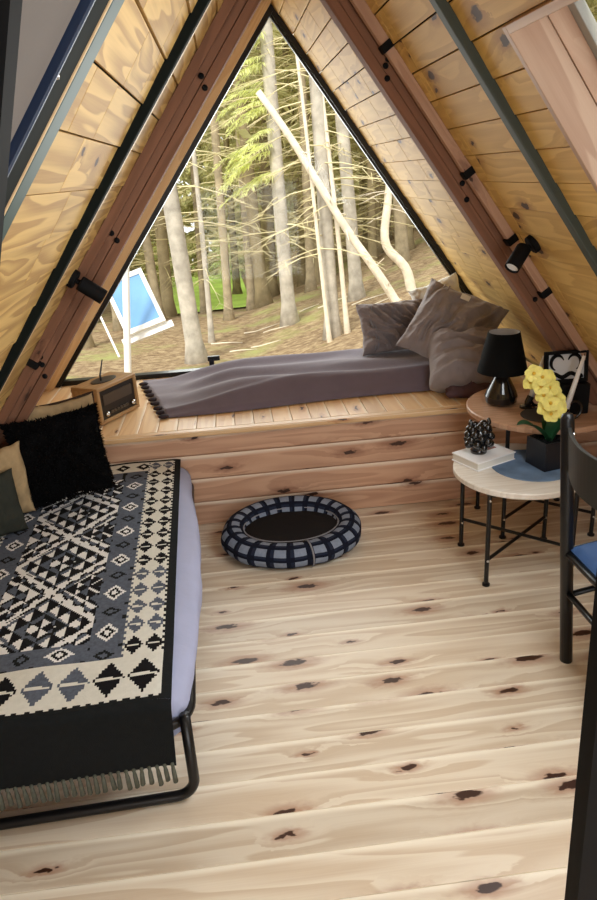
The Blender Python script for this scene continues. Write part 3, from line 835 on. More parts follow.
# ------------------------------------------------------------------ dog bed
dc = V3((.172, 2.945, 0)); A_, B_ = .335, .262
db = thing('dog_bed', dc, 'oval navy checked dog bed on the floor in front of the bench', 'dog bed')
q = MB(); na, nb = 110, 30; vs = []; mi = []; fs = []
for i in range(na):
    a = 2*math.pi*i/na; ca, sa = math.cos(a), math.sin(a)
    puff = 1+.05*math.sin(a*10)
    hgt = .066+.012*sa
    for k in range(nb):
        b = 2*math.pi*k/nb
        rr_ = .062*puff
        off = rr_*math.cos(b); zz = hgt*(1+math.sin(b))
        if abs(a-R(283)) < .09: off *= .94
        rx, ry = A_-.062+off, B_-.062+off
        vs.append(dc+V3((rx*ca, ry*sa, max(.001, zz))))
for i in range(na):
    for k in range(nb):
        fs.append((i*nb+k, ((i+1) % na)*nb+k, ((i+1) % na)*nb+(k+1) % nb, i*nb+(k+1) % nb))
        g = (i % 4 in (0,)) ; h = (k % 4 in (0,))
        mi.append(2 if (i % 5 > 1 and k % 5 > 1) else (1 if (i % 5 == 1) != (k % 5 == 1) and (i % 5 > 1 or k % 5 > 1) else 0))
q.add(vs, fs, mi); q.build('bolster', [M['navy'], M['plaid_mid'], M['plaid_light']], db, smooth=True)
q = MB(); q.lathe([(0, .002), (.24, .002), (.25, .03), (.24, .09), (.2, .103), (.12, .105), (0, .10)], dc, 40, sx=(A_-.08)/.25, sy=(B_-.08)/.25); q.build('inner_pad', M['fleece_dark'], db, smooth=True)
q = MB(); q.tube([dc+V3(((A_-.110)*math.cos(a), (B_-.110)*math.sin(a), .108+.010*math.sin(a))) for a in [2*math.pi*k/60 for k in range(60)]], .0035, 6, closed=True); q.build('piping', M['piping'], db, smooth=True)
a = R(283); q = MB(); q.tube([dc+V3(((A_-.062+.065*math.cos(b))*math.cos(a), (B_-.062+.065*math.cos(b))*math.sin(a), max(.006, .055*(1+1.06*math.sin(b))))) for b in [R(-60+230*k/14) for k in range(15)]], .004, 6); q.build('join_seam', M['piping'], db, smooth=True)

# ------------------------------------------------------------------ tables
def table(name, label, c, r, h, mat, legs, brace_z, th=.026):
    t = thing(name, (c[0], c[1], 0), label, 'table')
    q = MB(); q.disc_uv((c[0], c[1], h-th), r, th); q.build('table_top', mat, t)
    for x, y in legs:
        q = MB(); q.tube([(x, y, 0), (x, y, h-th)], .0095, 10); q.lathe([(0, 0), (.016, 0), (.016, .008), (0, .010)], (x, y, 0), 12); q.build('leg', M['black_metal'], t, smooth=False)
        for zz in (brace_z, h-th-.03):
            q = MB(); q.sphere((x, y-.010, zz), .006, 8, 6); q.build('screw', M['chrome'], t, smooth=True)
    for i, j, dz in ((0, 2, 0), (1, 3, .016)):
        q = MB(); q.tube([(legs[i][0], legs[i][1], brace_z+dz), (legs[j][0], legs[j][1], brace_z+dz)], .0075, 8); q.build('cross_brace', M['black_metal'], t)
    q = MB()
    for i in range(4):
        a, b = legs[i], legs[(i+1) % 4]; q.tube([(a[0], a[1], h-th-.012), (b[0], b[1], h-th-.012)], .007, 8)
    q.build('top_frame', M['black_metal'], t)
    return t
LH = .45; LC = (1.125, 2.60)
table('side_table', 'lower round side table with pale top and crossed black legs', LC, .272, LH, M['table_pale'], [(.938, 2.431), (.942, 2.773), (1.325, 2.745), (1.30, 2.431)], .12)
UH = .60; UC = (1.355, 2.93)
table('side_table', 'taller round side table with brown wooden top, behind the pale one', UC, .335, UH, M['table_wood'], [(1.15, 2.80), (1.14, 3.12), (1.56, 3.12), (1.55, 2.74)], .10)

# lower table items
q = MB(); q.lathe([(0, 0), (.168, 0), (.17, .002), (.168, .004), (0, .004)], (LC[0]+.055, LC[1]+.0, LH), 48); tag(q.build('placemat', M['blue_mat']), 'round blue felt mat on the pale table', 'placemat')
bex = V3((.19, .085, 0)).normalized(); bey = V3((-bex.y, bex.x, 0)); bc = V3((1.005, 2.70, LH+.0005)); bax = (bex, bey, V3((0, 0, 1)))
t = thing('book', bc, 'thick white book lying flat under the knobbly black sculpture', 'book')
for zc, th in ((.003, .005), (.035, .005)):
    q = MB(); q.box(bc+V3((0, 0, zc)), (.215, .16, th), bax); q.build('cover', M['paper'], t, bevel=.001)
q = MB(); q.box(bc+V3((0, 0, .019)), (.207, .152, .027), bax); q.build('pages', M['white_cloth'], t)
q = MB(); q.box(bc+bex*.05+bey*.03+V3((0, 0, .0379)), (.06, .05, .0006), bax); q.build('cover_picture', M['photo_red'], t)
# knobbly sculpture on the book
sc = V3((.985, 2.705, LH+.0385))
t = thing('sculpture', sc, 'glossy black knobbly sculpture standing on the white book', 'sculpture')
q = MB(); q.lathe([(0, 0), (.034, 0), (.036, .012), (.03, .02), (.046, .05), (.05, .085), (.036, .115), (0, .122)], sc, 20)
r2 = random.Random(3)
for k in range(30):
    a = k*2.39996; hz = .03+.095*(k/30); rr_ = .05*math.sin(min(1, (.145-hz)/.07)*math.pi/2)
    q.sphere(sc+V3((rr_*math.cos(a), rr_*math.sin(a), hz)), .0165+r2.uniform(-.002, .002), 10, 7)
q.build('body', M['black_gloss'], t, smooth=True)
for s in (-1, 1):
    q = MB(); q.tube([sc+V3((s*.030, 0, .105)), sc+V3((s*.040, 0, .135)), sc+V3((s*.038, 0, .150))], [.014, .011, .006], 8); q.build('horn', M['black_gloss'], t, smooth=True)
# orchid
oc = V3((1.238, 2.585, LH+.0045))
t = thing('potted_orchid', oc, 'yellow orchid in a square black pot on the pale table', 'plant')
pw = .125; pa = R(14); pex = V3((math.cos(pa), math.sin(pa), 0)); pey = V3((-pex.y, pex.x, 0)); pax = (pex, pey, V3((0, 0, 1)))
q = MB()
for s in (-1, 1):
    q.box(oc+pex*(s*(pw/2-.004))+V3((0, 0, .06)), (.008, pw, .12), pax); q.box(oc+pey*(s*(pw/2-.004))+V3((0, 0, .06)), (pw-.016, .008, .12), pax)
q.box(oc+V3((0, 0, .004)), (pw, pw, .008), pax); q.build('pot', M['pot'], t, bevel=.002)
q = MB(); q.box(oc+V3((0, 0, .10)), (pw-.018, pw-.018, .01), pax)
for k in range(26):
    q.sphere(oc+V3((rnd.uniform(-.045, .045), rnd.uniform(-.045, .045), .108)), rnd.uniform(.006, .011), 6, 4)
q.build('pebbles', M['k_char'], t, smooth=True)
def leafmesh(base, tip, w, droop, up=V3((0, 0, 1))):
    q = MB(); base, tip = V3(base), V3(tip); dr = tip-base; sd = dr.cross(up).normalized(); vs = []; n = 12
    for i in range(n+1):
        s = i/n; p = base+dr*s+up*(droop*4*s*(1-s)); ww = w*math.sin(math.pi*min(1, .12+s*.88))**.7
        for k in (-1, -.5, 0, .5, 1): vs.append(p+sd*(ww*k)+up*(abs(k)*ww*.35))
    q.add(vs, [(i*5+k, i*5+k+1, (i+1)*5+k+1, (i+1)*5+k) for i in range(n) for k in range(4)])
    o_ = len(q.v); q.add([p-up*.0015 for p in q.v], [tuple(reversed(f)) for f in q.f]); return q
for tip, w_, dr_ in (((-.155, -.03, .20), .036, .03), ((.01, -.05, .27), .036, .01), ((.105, .0, .17), .040, .05), ((.0, .05, .2), .025, .02)):
    leafmesh(oc+V3((0, 0, .10)), oc+V3(tip), w_, dr_).build('leaf', M['leaf'], t, smooth=True)
stem = [oc+V3((.0, 0, .1)), oc+V3((.0, .01, .2)), oc+V3((-.02, .012, .30)), oc+V3((-.06, .0, .38)), oc+V3((-.11, -.015, .425))]
q = MB(); q.tube(stem, [.004, .004, .0035, .003, .002], 8); q.build('stem', M['leaf'], t, smooth=True)
r2 = random.Random(9)
fl_pos = [(-.035, -.03, .41), (-.005, -.045, .395), (.022, -.025, .385), (-.045, -.02, .375), (-.012, -.05, .36), (.028, -.045, .35), (.05, -.02, .335),
          (.0, -.05, .325), (.055, -.045, .305), (.028, -.06, .29), (.072, -.03, .28), (.05, -.06, .262), (.015, -.05, .268), (.032, -.06, .245), (.065, -.05, .25)]
for k, p in enumerate(fl_pos):
    c = oc+V3((p[0]-.062, p[1], p[2])); f = V3((-.25+r2.uniform(-.5, .5), -1, .25+r2.uniform(-.4, .4))).normalized(); u_ = f.cross(V3((0, 0, 1))).normalized(); w_ = u_.cross(f)
    fo = thing('x', c, None, None); fo.name = 'flower'; fo.parent = t; fo.location = c-oc
    for kk in range(5):
        a = 2*math.pi*kk/5+k; dr = u_*math.cos(a)+w_*math.sin(a); sd = f.cross(dr)
        q = MB(); l = .036; pw_ = .021; vs = []
        for i in range(5):
            s = i/4; ww = pw_*math.sin(math.pi*(.12+.8*s))
            for m_ in (-1, 0, 1): vs.append(c+dr*(l*s)+sd*(ww*m_)+f*(.010*s*s-.004*abs(m_)+.002*math.sin(kk*3)))
        q.add(vs, [(i*3+m_, i*3+m_+1, (i+1)*3+m_+1, (i+1)*3+m_) for i in range(4) for m_ in range(2)])
        q.build('petal', M['yellow'], fo, smooth=True)
    q = MB(); q.sphere(c+f*.006, .007, 8, 6); q.build('lip', M['yellow_c'], fo, smooth=True)

# upper table items
lc = V3((1.185, 2.99, UH))
t = thing('table_lamp', lc, 'black table lamp with tapered shade on the brown table', 'lamp')
q = MB(); q.lathe([(0, 0), (.055, 0), (.07, .012), (.074, .04), (.066, .062), (.03, .135), (.016, .15), (.0, .15)], lc, 40); q.build('base', M['black_gloss'], t, smooth=False, bevel=0)
q = MB(); q.tube([lc+V3((0, 0, .148)), lc+V3((0, 0, .20))], .011, 12); q.build('socket', M['black_metal'], t)
q = MB(); s0, s1, zl, zh = .112, .070, .155, .335
q.lathe([(s0, zl), (s1, zh), (s1-.003, zh), (s0-.003, zl), (s0, zl)], lc, 48); 
q.mi = [0 if i < 48 else (1 if 96 <= i < 144 else 0) for i in range(len(q.f))]
q.f = q.f[:192]; q.mi = q.mi[:192]; q.uv = q.uv[:192]; q.ac = q.ac[:192]
q.build('lamp_shade', [M['shade'], M['shade_in']], t, smooth=True)
q = MB(); q.sphere(lc+V3((0, 0, .235)), .028, 14, 10, sc=(1, 1, 1.25)); q.build('bulb', M['white_cloth'], t, smooth=True)
q = MB(); q.lathe([(0, 0), (.098, 0), (.1, .002), (.098, .004), (0, .004)], (1.30, 2.78, UH), 40); tag(q.build('placemat', M['grey_mat']), 'round dark grey felt mat on the brown table', 'placemat')
def candle(base, lean, l, label):
    b = V3(base); t = thing('candle', b, label, 'candle', 'white candles on the brown table')
    dr = V3(lean).normalized()
    q = MB(); q.tube([b+dr*.05, b+dr*(.05+l*.5), b+dr*(.05+l)], [.0125, .010, .0065], 14); q.build('wax', M['candle'], t, smooth=True)
    q = MB(); q.tube([b+dr*(.05+l), b+dr*(.06+l)], .0015, 6); q.build('wick', M['black_matte'], t)
    q = MB(); q.lathe([(0, 0), (.035, 0), (.034, .008), (.014, .014), (.013, .03), (0, .03)], b, 20); q.tube([b+V3((0, 0, .02)), b+dr*.055], .016, 14); h = q.build('candle_holder', M['black_gloss'], t, smooth=False)
    q = MB(); q.tube([b+V3((.045+.032*math.cos(x), -.005, .045+.038*math.sin(x))) for x in [2*math.pi*k/24 for k in range(24)]], .006, 8, closed=True); q.build('ring_handle', M['black_gloss'], t, smooth=True)
candle((1.275, 2.90, UH), (.27, .0, 1), .19, 'white taper candle leaning behind the orchid, beside the lamp')
candle((1.345, 2.70, UH), (.26, .0, 1), .235, 'white taper candle leaning in front of the open black box')
# open black box
bx = V3((1.395, 2.80, UH)); a = R(-3); ex = V3((math.cos(a), math.sin(a), 0)); ey = V3((-ex.y, ex.x, 0)); ax = (ex, ey, V3((0, 0, 1)))
t = thing('display_box', bx, 'open black box with white lined lid at the back of the brown table', 'box')
q = MB(); q.box(bx+V3((0, 0, .068)), (.185, .09, .135), ax); q.build('box_body', M['black_matte'], t, bevel=.004)
lz = V3((0, .28, 1)).normalized(); ly = V3((0, 1, -.28)).normalized()
lz = (ey*.12+V3((0, 0, 1))).normalized(); ly = ex.cross(lz)*-1
lo = bx+ey*.0+V3((0, 0, .137))
lax = (ex, ly, lz)
q = MB(); hh = .135
for s in (-1, 1): q.box(lo+ex*(s*.0865)+lz*(hh/2), (.012, .03, hh), lax)
q.box(lo+lz*(hh-.006), (.161, .03, .012), lax); q.box(lo+lz*.006, (.161, .03, .012), lax); q.box(lo+lz*(hh/2)-ly*(-.012), (.161, .006, hh-.02), lax)
q.build('lid', M['black_matte'], t, bevel=.002)
fr_ = lo-ly*.0; nrm = -ly if (-ly).dot(V3((0, -1, 0))) > 0 else ly
q = MB(); q.box(lo+lz*(hh/2)+nrm*(-.004), (.160, .004, hh-.026), lax); q.build('lid_lining', M['art_white'], t)
q = MB()
def arc(cx, cz, r, a0, a1, th, n=14): q.tube([lo+ex*(cx+r*math.cos(R(a0+(a1-a0)*k/n)))+lz*(cz+1.15*r*math.sin(R(a0+(a1-a0)*k/n)))+nrm*.002 for k in range(n+1)], [th*(.4+.9*math.sin(math.pi*k/n)) for k in range(n+1)], 6)
arc(-.038, .085, .028, 20, 250, .006); arc(.035, .085, .028, 160, -70, .006)
q.tube([lo+ex*(-.072+.144*k/24)+lz*(.03+.008*math.sin(k*.5))+nrm*.001 for k in range(25)], .009, 6)
q.build('lid_motif', M['black_matte'], t, smooth=True)

# ------------------------------------------------------------------ chair
ch = thing('chair', (1.24, 1.74, 0), 'black metal chair with blue seat at the right edge', 'chair')
p1b, p1t = V3((1.045, 1.921, 0)), V3((.972, 1.921, .925)); p2b, p2t = V3((1.05, 1.50, 0)), V3((.985, 1.50, .925))
f1, f2 = V3((1.47, 2.02, 0)), V3((1.47, 1.46, 0)); sz = .47
at = lambda a, b, z: a+(b-a)*(z/.925)
for a, b in ((p1b, p1t), (p2b, p2t)):
    q = MB(); q.tube([a, at(a, b, .46), b-(b-a)*.02, b-(b-a)*.005, b], [.021, .021, .0205, .016, .006], 16); q.build('leg', M['black_metal'], ch, smooth=True)
for f in (f1, f2):
    q = MB(); q.tube([f, f+V3((-.03, 0, sz-.03))], .017, 14); q.build('leg', M['black_metal'], ch, smooth=True)
q = MB(); c4 = [at(p1b, p1t, sz-.03), at(p2b, p2t, sz-.03), f2+V3((-.03, 0, sz-.03)), f1+V3((-.03, 0, sz-.03))]
for i in range(4): q.tube([c4[i], c4[(i+1) % 4]], .013, 10)
q.build('seat_frame', M['black_metal'], ch, smooth=True)
for a, b in ((at(p1b, p1t, .285), at(p2b, p2t, .285)), (at(p1b, p1t, .27), f1+V3((-.015, 0, .27))), (at(p2b, p2t, .27), f2+V3((-.015, 0, .27)))):
    q = MB(); q.tube([a, b], .0105, 10); q.build('stretcher', M['black_metal'], ch, smooth=True)
q = MB(); n_ = 14; vs = []
cor = [V3((1.012, 1.91, 0)), V3((1.018, 1.51, 0)), V3((1.47, 1.45, 0)), V3((1.47, 2.03, 0))]
for i in range(n_+1):
    for j in range(n_+1):
        u, v = i/n_, j/n_
        p = (cor[0]*(1-u)+cor[1]*u)*(1-v)+(cor[3]*(1-u)+cor[2]*u)*v
        e = min(u, 1-u, v, 1-v); h = .032*sm(0, .16, e)**.6
        vs.append((p.x, p.y, sz-.012+h))
k0 = len(vs)
fs = [(i*(n_+1)+j, i*(n_+1)+j+1, (i+1)*(n_+1)+j+1, (i+1)*(n_+1)+j) for i in range(n_) for j in range(n_)]
fs = [tuple(reversed(f)) for f in fs]
bot = [(p[0], p[1], sz-.024) for p in vs]; fs += [tuple(k0+x for x in reversed(f)) for f in fs]
rim = [i*(n_+1) for i in range(n_+1)]+[n_*(n_+1)+j for j in range(1, n_+1)]+[i*(n_+1)+n_ for i in range(n_-1, -1, -1)]+[j for j in range(n_-1, 0, -1)]
fs += [(rim[i], rim[(i+1) % len(rim)], k0+rim[(i+1) % len(rim)], k0+rim[i]) for i in range(len(rim))]
q.add(vs+bot, fs); st = q.build('seat', M['seat_blue'], ch, smooth=True)
q = MB(); q.tube([(1.25+.11*math.cos(x), 1.74+.11*math.sin(x), sz+.021) for x in [2*math.pi*k/40 for k in range(40)]], .003, 6, closed=True); q.build('seat_stitching', M['navy'], st, smooth=True)
q = MB(); vs = []; nn = 20
for i in range(nn+1):
    s = i/nn; y = 1.925-.43*s; bow = -.055*math.sin(math.pi*s)
    for z in (.735, .885):
        x0 = .985-.078*(z-.735)/.925*1.0
        vs += [(x0+.004+bow, y, z), (x0+.016+bow, y, z)]
fs = []
for i in range(nn):
    a = i*4; b = a+4
    fs += [(a, b, b+2, a+2), (a+1, a+3, b+3, b+1), (a+2, b+2, b+3, a+3), (a, a+1, b+1, b)]
fs += [(0, 2, 3, 1), (nn*4, nn*4+1, nn*4+3, nn*4+2)]
q.add(vs, fs); q.build('backrest', M['back_olive'], ch, bevel=.002)
for z in (.76, .86):
    q = MB(); q.sphere(at(p1b, p1t, z)+V3((.012, -.018, 0)), .006, 8, 6); q.build('screw', M['chrome'], ch, smooth=True)

# ------------------------------------------------------------------ spotlights
def spot(label, z, sg, y, aim, up_off=.03):
    a, d, n = side(sg); c = AP+d*tz(sg, z)+EY*y
    t = thing('spotlight', c, label, 'spotlight', 'black spotlights on the slopes')
    q = MB(); q.lathe([(0, 0), (.036, 0), (.036, .018), (.03, .022), (0, .022)], c, 24, ax=(EY, d, n)); q.build('mount', M['black_matte'], t)
    q = MB(); q.tube([c+n*.02, c+n*.055], .010, 10); q.build('arm', M['black_matte'], t)
    dr = V3(aim).normalized(); b = c+n*.065-dr*.03
    s1 = dr.orthogonal().normalized(); s2 = dr.cross(s1)
    q = MB(); q.lathe([(0, 0), (.027, 0), (.029, .004), (.029, .10), (.025, .10), (.025, .09), (0, .09)], b, 24, ax=(s1, s2, dr)); q.build('lamp_head', M['black_matte'], t)
    q = MB(); q.lathe([(0, .0905), (.0245, .0905), (.0245, .0925), (0, .0925)], b, 20, ax=(s1, s2, dr)); q.build('lens', M['paper'], t)
a_, d_, n_l = side(-1)
spot('black spotlight fixed over the dark beam on the left slope', 1.335, -1, 2.74, (.55, .1, -.45))
spot('black spotlight on the right slope between beam and steel strap', 1.35, 1, 2.64, (-.6, -.4, -.65))

# ------------------------------------------------------------------ outside
def gz(x, y): return -.55-.055*(y-9)+.26*max(0, x-.3)-(.45*sm(13, 18, y)+.012*max(0, y-18))*(1-sm(.5, 6, x))+.05*nz(x*.6, y*.6, 3)+.02*nz(x*2.5, y*2.5, 4)
mb = MB(); nx, ny = 110, 110; vs = []
for i in range(nx+1):
    for j in range(ny+1):
        x = -22+i/nx*50; y = 4.5+(j/ny)**1.5*46
        vs.append((x, y, min(gz(x, y), BZ-.25 if y < 5.2 else 99)))
mb.add(vs, [(i*(ny+1)+j, (i+1)*(ny+1)+j, (i+1)*(ny+1)+j+1, i*(ny+1)+j+1) for i in range(nx) for j in range(ny)])
tag(struct(mb.build('ground', M['ground'], smooth=True)), 'brown forest slope covered in needles outside the window', 'ground')
mb = MB(); vs = []
for i in range(31):
    for j in range(21):
        y = 17.6+j/20*24; x = -.037*y+(i/30-.5)*2*(.032*y+.55); vs.append((x, y, gz(x, y)+.05))
mb.add(vs, [(i*21+j, (i+1)*21+j, (i+1)*21+j+1, i*21+j+1) for i in range(30) for j in range(20)])
tag(mb.build('meadow', M['meadow'], smooth=True), 'bright green meadow glimpsed between the trunks', 'meadow', kind='stuff')

def trunk_mb(h, r0, r1, bend=.05, seed=0, flare=True, n=10):
    q = MB(); pts = []; rr = []
    k = 26
    for i in range(k+1):
        s = i/k; pts.append((bend*math.sin(s*5+seed)*s, bend*math.cos(s*4+seed*2)*s, s*h-.12)); rr.append((r0+(r1-r0)*s)*(1+(.75*math.exp(-(s*h)/.16) if flare else 0)))
    q.tube(pts, rr, n); return q
def branches_mb(h0, h1, num, lmin, lmax, seed, r=.008, droop=.35, up=.1):
    q = MB(); r2 = random.Random(seed)
    for k in range(num):
        z = r2.uniform(h0, h1); a = r2.uniform(0, 2*math.pi); l = r2.uniform(lmin, lmax); dx, dy = math.cos(a), math.sin(a); u0 = r2.uniform(-.05, up); dd = droop*r2.uniform(.4, 1.3)
        pts = [(dx*l*s, dy*l*s, z+u0*l*s-dd*l*s*s+.15*l*max(0, s-.6)) for s in (0, .35, .7, 1)]
        q.tube(pts, [r, r*.8, r*.55, r*.25], 4, cap=False)
        for m in range(3):
            s = r2.uniform(.4, .95); p = V3((dx*l*s, dy*l*s, z+u0*l*s-dd*l*s*s)); a2 = a+r2.choice((-1, 1))*r2.uniform(.4, .9); l2 = l*.3
            q.tube([p, p+V3((math.cos(a2)*l2, math.sin(a2)*l2, -.3*l2))], [r*.45, r*.2], 3, cap=False)
    return q
def bough(q, p0, dr, l, r2, w=.016, droop=.5, tw=.22, step=.035):
    p0 = V3(p0); dr = V3(dr).normalized(); sd = dr.cross(V3((0, 0, 1))).normalized(); s = .1*l
    while s < l:
        t_ = s/l; p = p0+dr*s+V3((0, 0, -droop*l*t_*t_))
        for g in (-1, 1):
            for m in range(2):
                d2 = (dr*r2.uniform(.4, 1)+sd*g*r2.uniform(.5, 1.1)+V3((0, 0, -r2.uniform(.1, .9)))).normalized(); ll = tw*(1.1-t_*.6)*r2.uniform(.6, 1.2)
                nrm_ = d2.cross(V3((r2.uniform(-1, 1), r2.uniform(-1, 1), r2.uniform(.2, 1)))).normalized()*w*r2.uniform(.6, 1.3)
                pm = p+d2*ll*.5
                q.add([p, pm+nrm_, p+d2*ll+V3((0, 0, -.1*ll)), pm-nrm_], [(0, 1, 2, 3)])
        s += step
def foliage_mb(h0, h1, num, l0, l1, seed, **kw):
    q = MB(); r2 = random.Random(seed)
    for k in range(num):
        f = (k+.5)/num; z = h0+(h1-h0)*f; a = r2.uniform(0, 2*math.pi); bough(q, (0, 0, z), (math.cos(a), math.sin(a), r2.uniform(-.1, .25)), l0+(l1-l0)*f*r2.uniform(.7, 1.2), r2, **kw)
    return q
def tree(name, label, x, y, h, r0, r1, bark, twig, nb=70, h0=1.0, h1=None, bl=(.5, 1.3), lean=(0, 0), seed=0, cat='tree', group=None, fol=None, bend=.05, br=.008):
    t = thing(name, (x, y, gz(x, y)), label, cat, group)
    trunk_mb(h, r0, r1, bend, seed).build('trunk', bark, None, smooth=True).parent = t
    if nb:
        b = branches_mb(h0, h1 or h*.9, nb, bl[0], bl[1], seed, r=br).build('branches', twig, None); b.parent = t; b['kind'] = 'stuff'
    if fol:
        f = fol.build('needles', M['needle'], None); f.parent = t; f['kind'] = 'stuff'
    t.rotation_euler = (lean[1], lean[0], 0)
    return t
G = []
def T(*a, **k): G.append(tree(*a, **k)); return G[-1]
BK, BM_, BF, TW, TF = M['bark'], M['bark_mid'], M['bark_far'], M['twig'], M['twig_far']
T('spruce_tree', 'thick pale spruce trunk left of centre, nearest beyond the meadow view', -.54, 8.91, 10, .112, .07, BK, TW, 50, 1.6, 8, (.4, 1.0), (-.05, 0), 1)
T('spruce_tree', 'very thin spruce stem just right of the thick left trunk', -.38, 10.4, 7, .043, .02, BK, TW, 40, .8, 6, (.3, .8), (.017, 0), 2, flare=None) if False else T('spruce_tree', 'very thin spruce stem just right of the thick left trunk', -.38, 10.4, 7, .043, .02, BK, TW, 40, .8, 6, (.3, .8), (.017, 0), 2)
T('spruce_tree', 'slim spruce trunk between the thin stem and the meadow edge', -.11, 12.68, 10, .078, .05, BM_, TW, 60, 1.0, 8, (.5, 1.3), (.026, 0), 3)
T('spruce_tree', 'spruce trunk with spreading roots left of the central trunk', .37, 14.56, 11, .095, .06, BM_, TW, 70, 1.0, 9, (.5, 1.5), (.015, 0), 4)
cf = MB(); r2 = random.Random(77)
for k in range(34):
    zz = r2.uniform(2.05, 4.6); a_ = math.pi+r2.uniform(-1.0, .75)
    if zz < 2.9 and r2.random() < .35: continue
    bough(cf, (0, 0, zz), (math.cos(a_), math.sin(a_)-.25, r2.uniform(-.05, .2)), r2.uniform(.5, 1.15), r2, w=.010, droop=.45, tw=.17, step=.03)
for k in range(9):
    a_ = math.pi+r2.uniform(-.3, .5); bough(cf, (-.35, -.2, 2.3+r2.uniform(-.05, .25)), (math.cos(a_), math.sin(a_), 0), r2.uniform(.25, .5), r2, w=.010, droop=.7, tw=.17, step=.03)
T('spruce_tree', 'central grey spruce trunk with bright green drooping boughs', .82, 10.57, 11, .105, .065, BK, TW, 80, 1.2, 8, (.4, 1.3), (-.02, 0), 5, fol=cf)
T('dead_tree', 'thin bleached dead stem left of the paired right trunk', 1.12, 8.37, 6, .026, .012, M['dead'], TW, 26, 1.0, 5, (.3, .8), (-.075, 0), 6)
T('spruce_tree', 'thick spruce trunk standing between two bleached stems', 1.2, 8.62, 10, .09, .055, BK, TW, 60, 1.0, 8, (.4, 1.1), (-.029, 0), 7)
T('dead_tree', 'thin bleached dead stem hugging the right side of a thick trunk', 1.37, 8.56, 6, .032, .012, M['dead'], TW, 20, 1.0, 5, (.3, .8), (-.063, 0), 8)
T('spruce_tree', 'spruce trunk behind the leaning dead log', 1.89, 10.74, 10, .10, .065, BK, TW, 60, 1.0, 8, (.4, 1.2), (-.053, 0), 9)
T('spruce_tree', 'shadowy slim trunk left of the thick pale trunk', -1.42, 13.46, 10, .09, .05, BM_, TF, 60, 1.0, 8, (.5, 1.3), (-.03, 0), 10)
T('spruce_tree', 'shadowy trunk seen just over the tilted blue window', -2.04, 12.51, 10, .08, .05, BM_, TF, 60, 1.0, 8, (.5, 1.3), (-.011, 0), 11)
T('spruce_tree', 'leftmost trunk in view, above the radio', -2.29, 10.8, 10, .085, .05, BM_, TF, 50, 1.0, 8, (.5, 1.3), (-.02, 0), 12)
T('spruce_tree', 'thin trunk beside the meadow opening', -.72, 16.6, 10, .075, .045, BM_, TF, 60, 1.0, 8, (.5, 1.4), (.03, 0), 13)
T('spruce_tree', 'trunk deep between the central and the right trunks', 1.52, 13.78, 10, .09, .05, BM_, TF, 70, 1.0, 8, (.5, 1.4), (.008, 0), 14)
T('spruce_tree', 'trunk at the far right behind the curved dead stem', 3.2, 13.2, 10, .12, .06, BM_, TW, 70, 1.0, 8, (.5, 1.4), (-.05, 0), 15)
# leaning dead log
lg = thing('dead_log', (2.05, 8.2, gz(2.05, 8.2)), 'long bleached dead log leaning across the trunks from the right', 'log')
q = MB(); A_1, B_1 = V3((2.05, 8.2, gz(2.05, 8.2)-.03)), V3((.458, 8.2, 2.472)); pts = [A_1+(B_1-A_1)*(k/20)+V3((0, .01*math.sin(k), .025*math.sin(k*.5))) for k in range(21)]
q.tube(pts, [.056-.0010*k for k in range(21)], 10); lt = q.build('trunk', M['dead'], lg, smooth=True)
for k in range(14):
    q = MB(); p = pts[2+k]; a_ = k*2.4; dr = V3((.3*math.cos(a_)+.2, -.5, .6*math.sin(a_))).normalized(); q.tube([p, p+dr*(.10+.03*(k % 4))], [.010, .004], 5); q.build('branch_stub', M['dead'], lg)
cu = thing('dead_tree', (2.5, 9.9, gz(2.5, 9.9)), 'crooked bleached dead stem at the right edge of the window', 'tree')
b0 = V3((2.5, 9.9, gz(2.5, 9.9)))
q = MB(); q.tube([b0+V3(p) for p in ((.05, 0, -.1), (.0, 0, .15), (-.04, 0, .34), (-.22, 0, .5), (-.34, 0, .62), (-.36, 0, .85), (-.30, 0, 1.15), (-.27, 0, 1.5), (-.2, 0, 2.2), (-.1, 0, 3.0))], [.085, .075, .068, .068, .066, .062, .058, .05, .04, .02], 12); q.build('trunk', M['dead'], cu, smooth=True, sub=1)
br_ = branches_mb(1.0, 2.4, 12, .2, .6, 55); o_ = br_.build('branches', M['dead'], None); o_.parent = cu; o_.location = (-.3, 0, 0); o_['kind'] = 'stuff'
# background trunks: three kinds, copied
protos = []
for k in range(3):
    fm_ = foliage_mb(3.2, 9, 26, 1.9, .7, 200+k, w=.06, droop=.5, tw=.55, step=.22)
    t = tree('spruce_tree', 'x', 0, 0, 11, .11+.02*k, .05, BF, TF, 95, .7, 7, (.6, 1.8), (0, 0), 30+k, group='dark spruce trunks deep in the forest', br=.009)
    f = fm_.build('needles', M['needle_far'], None); f.parent = t; f['kind'] = 'stuff'
    protos.append(t)
spots = []; r2 = random.Random(21)
for row, (Y, x0, x1, st) in enumerate(((15.5, -7, 9, .95), (18.5, -8, 11, .95), (22, -9, 13, 1.0), (27, -11, 15, 1.1))):
    x = x0+r2.random()
    while x < x1:
        y = Y+r2.uniform(-1.4, 1.4)
        ok = not (19 < y < 33 and abs(x+.042*y+.2) < 1.1) and not abs(x+.035*y) < .8
        if ok: spots.append((x, y))
        x += st*r2.uniform(.6, 1.4)
for i, (x, y) in enumerate(spots):
    o = protos[i] if i < 3 else copy_tree(protos[i % 3])
    o.location = (x, y, gz(x, y)); o.rotation_euler = (r2.uniform(-.03, .03), r2.uniform(-.04, .04), r2.uniform(0, 6.28))
    s_ = r2.uniform(.8, 1.15); o.scale = (s_, s_, s_)
    o['label'] = 'dark spruce trunk with dead twigs deep in the forest behind the nearer trunks'
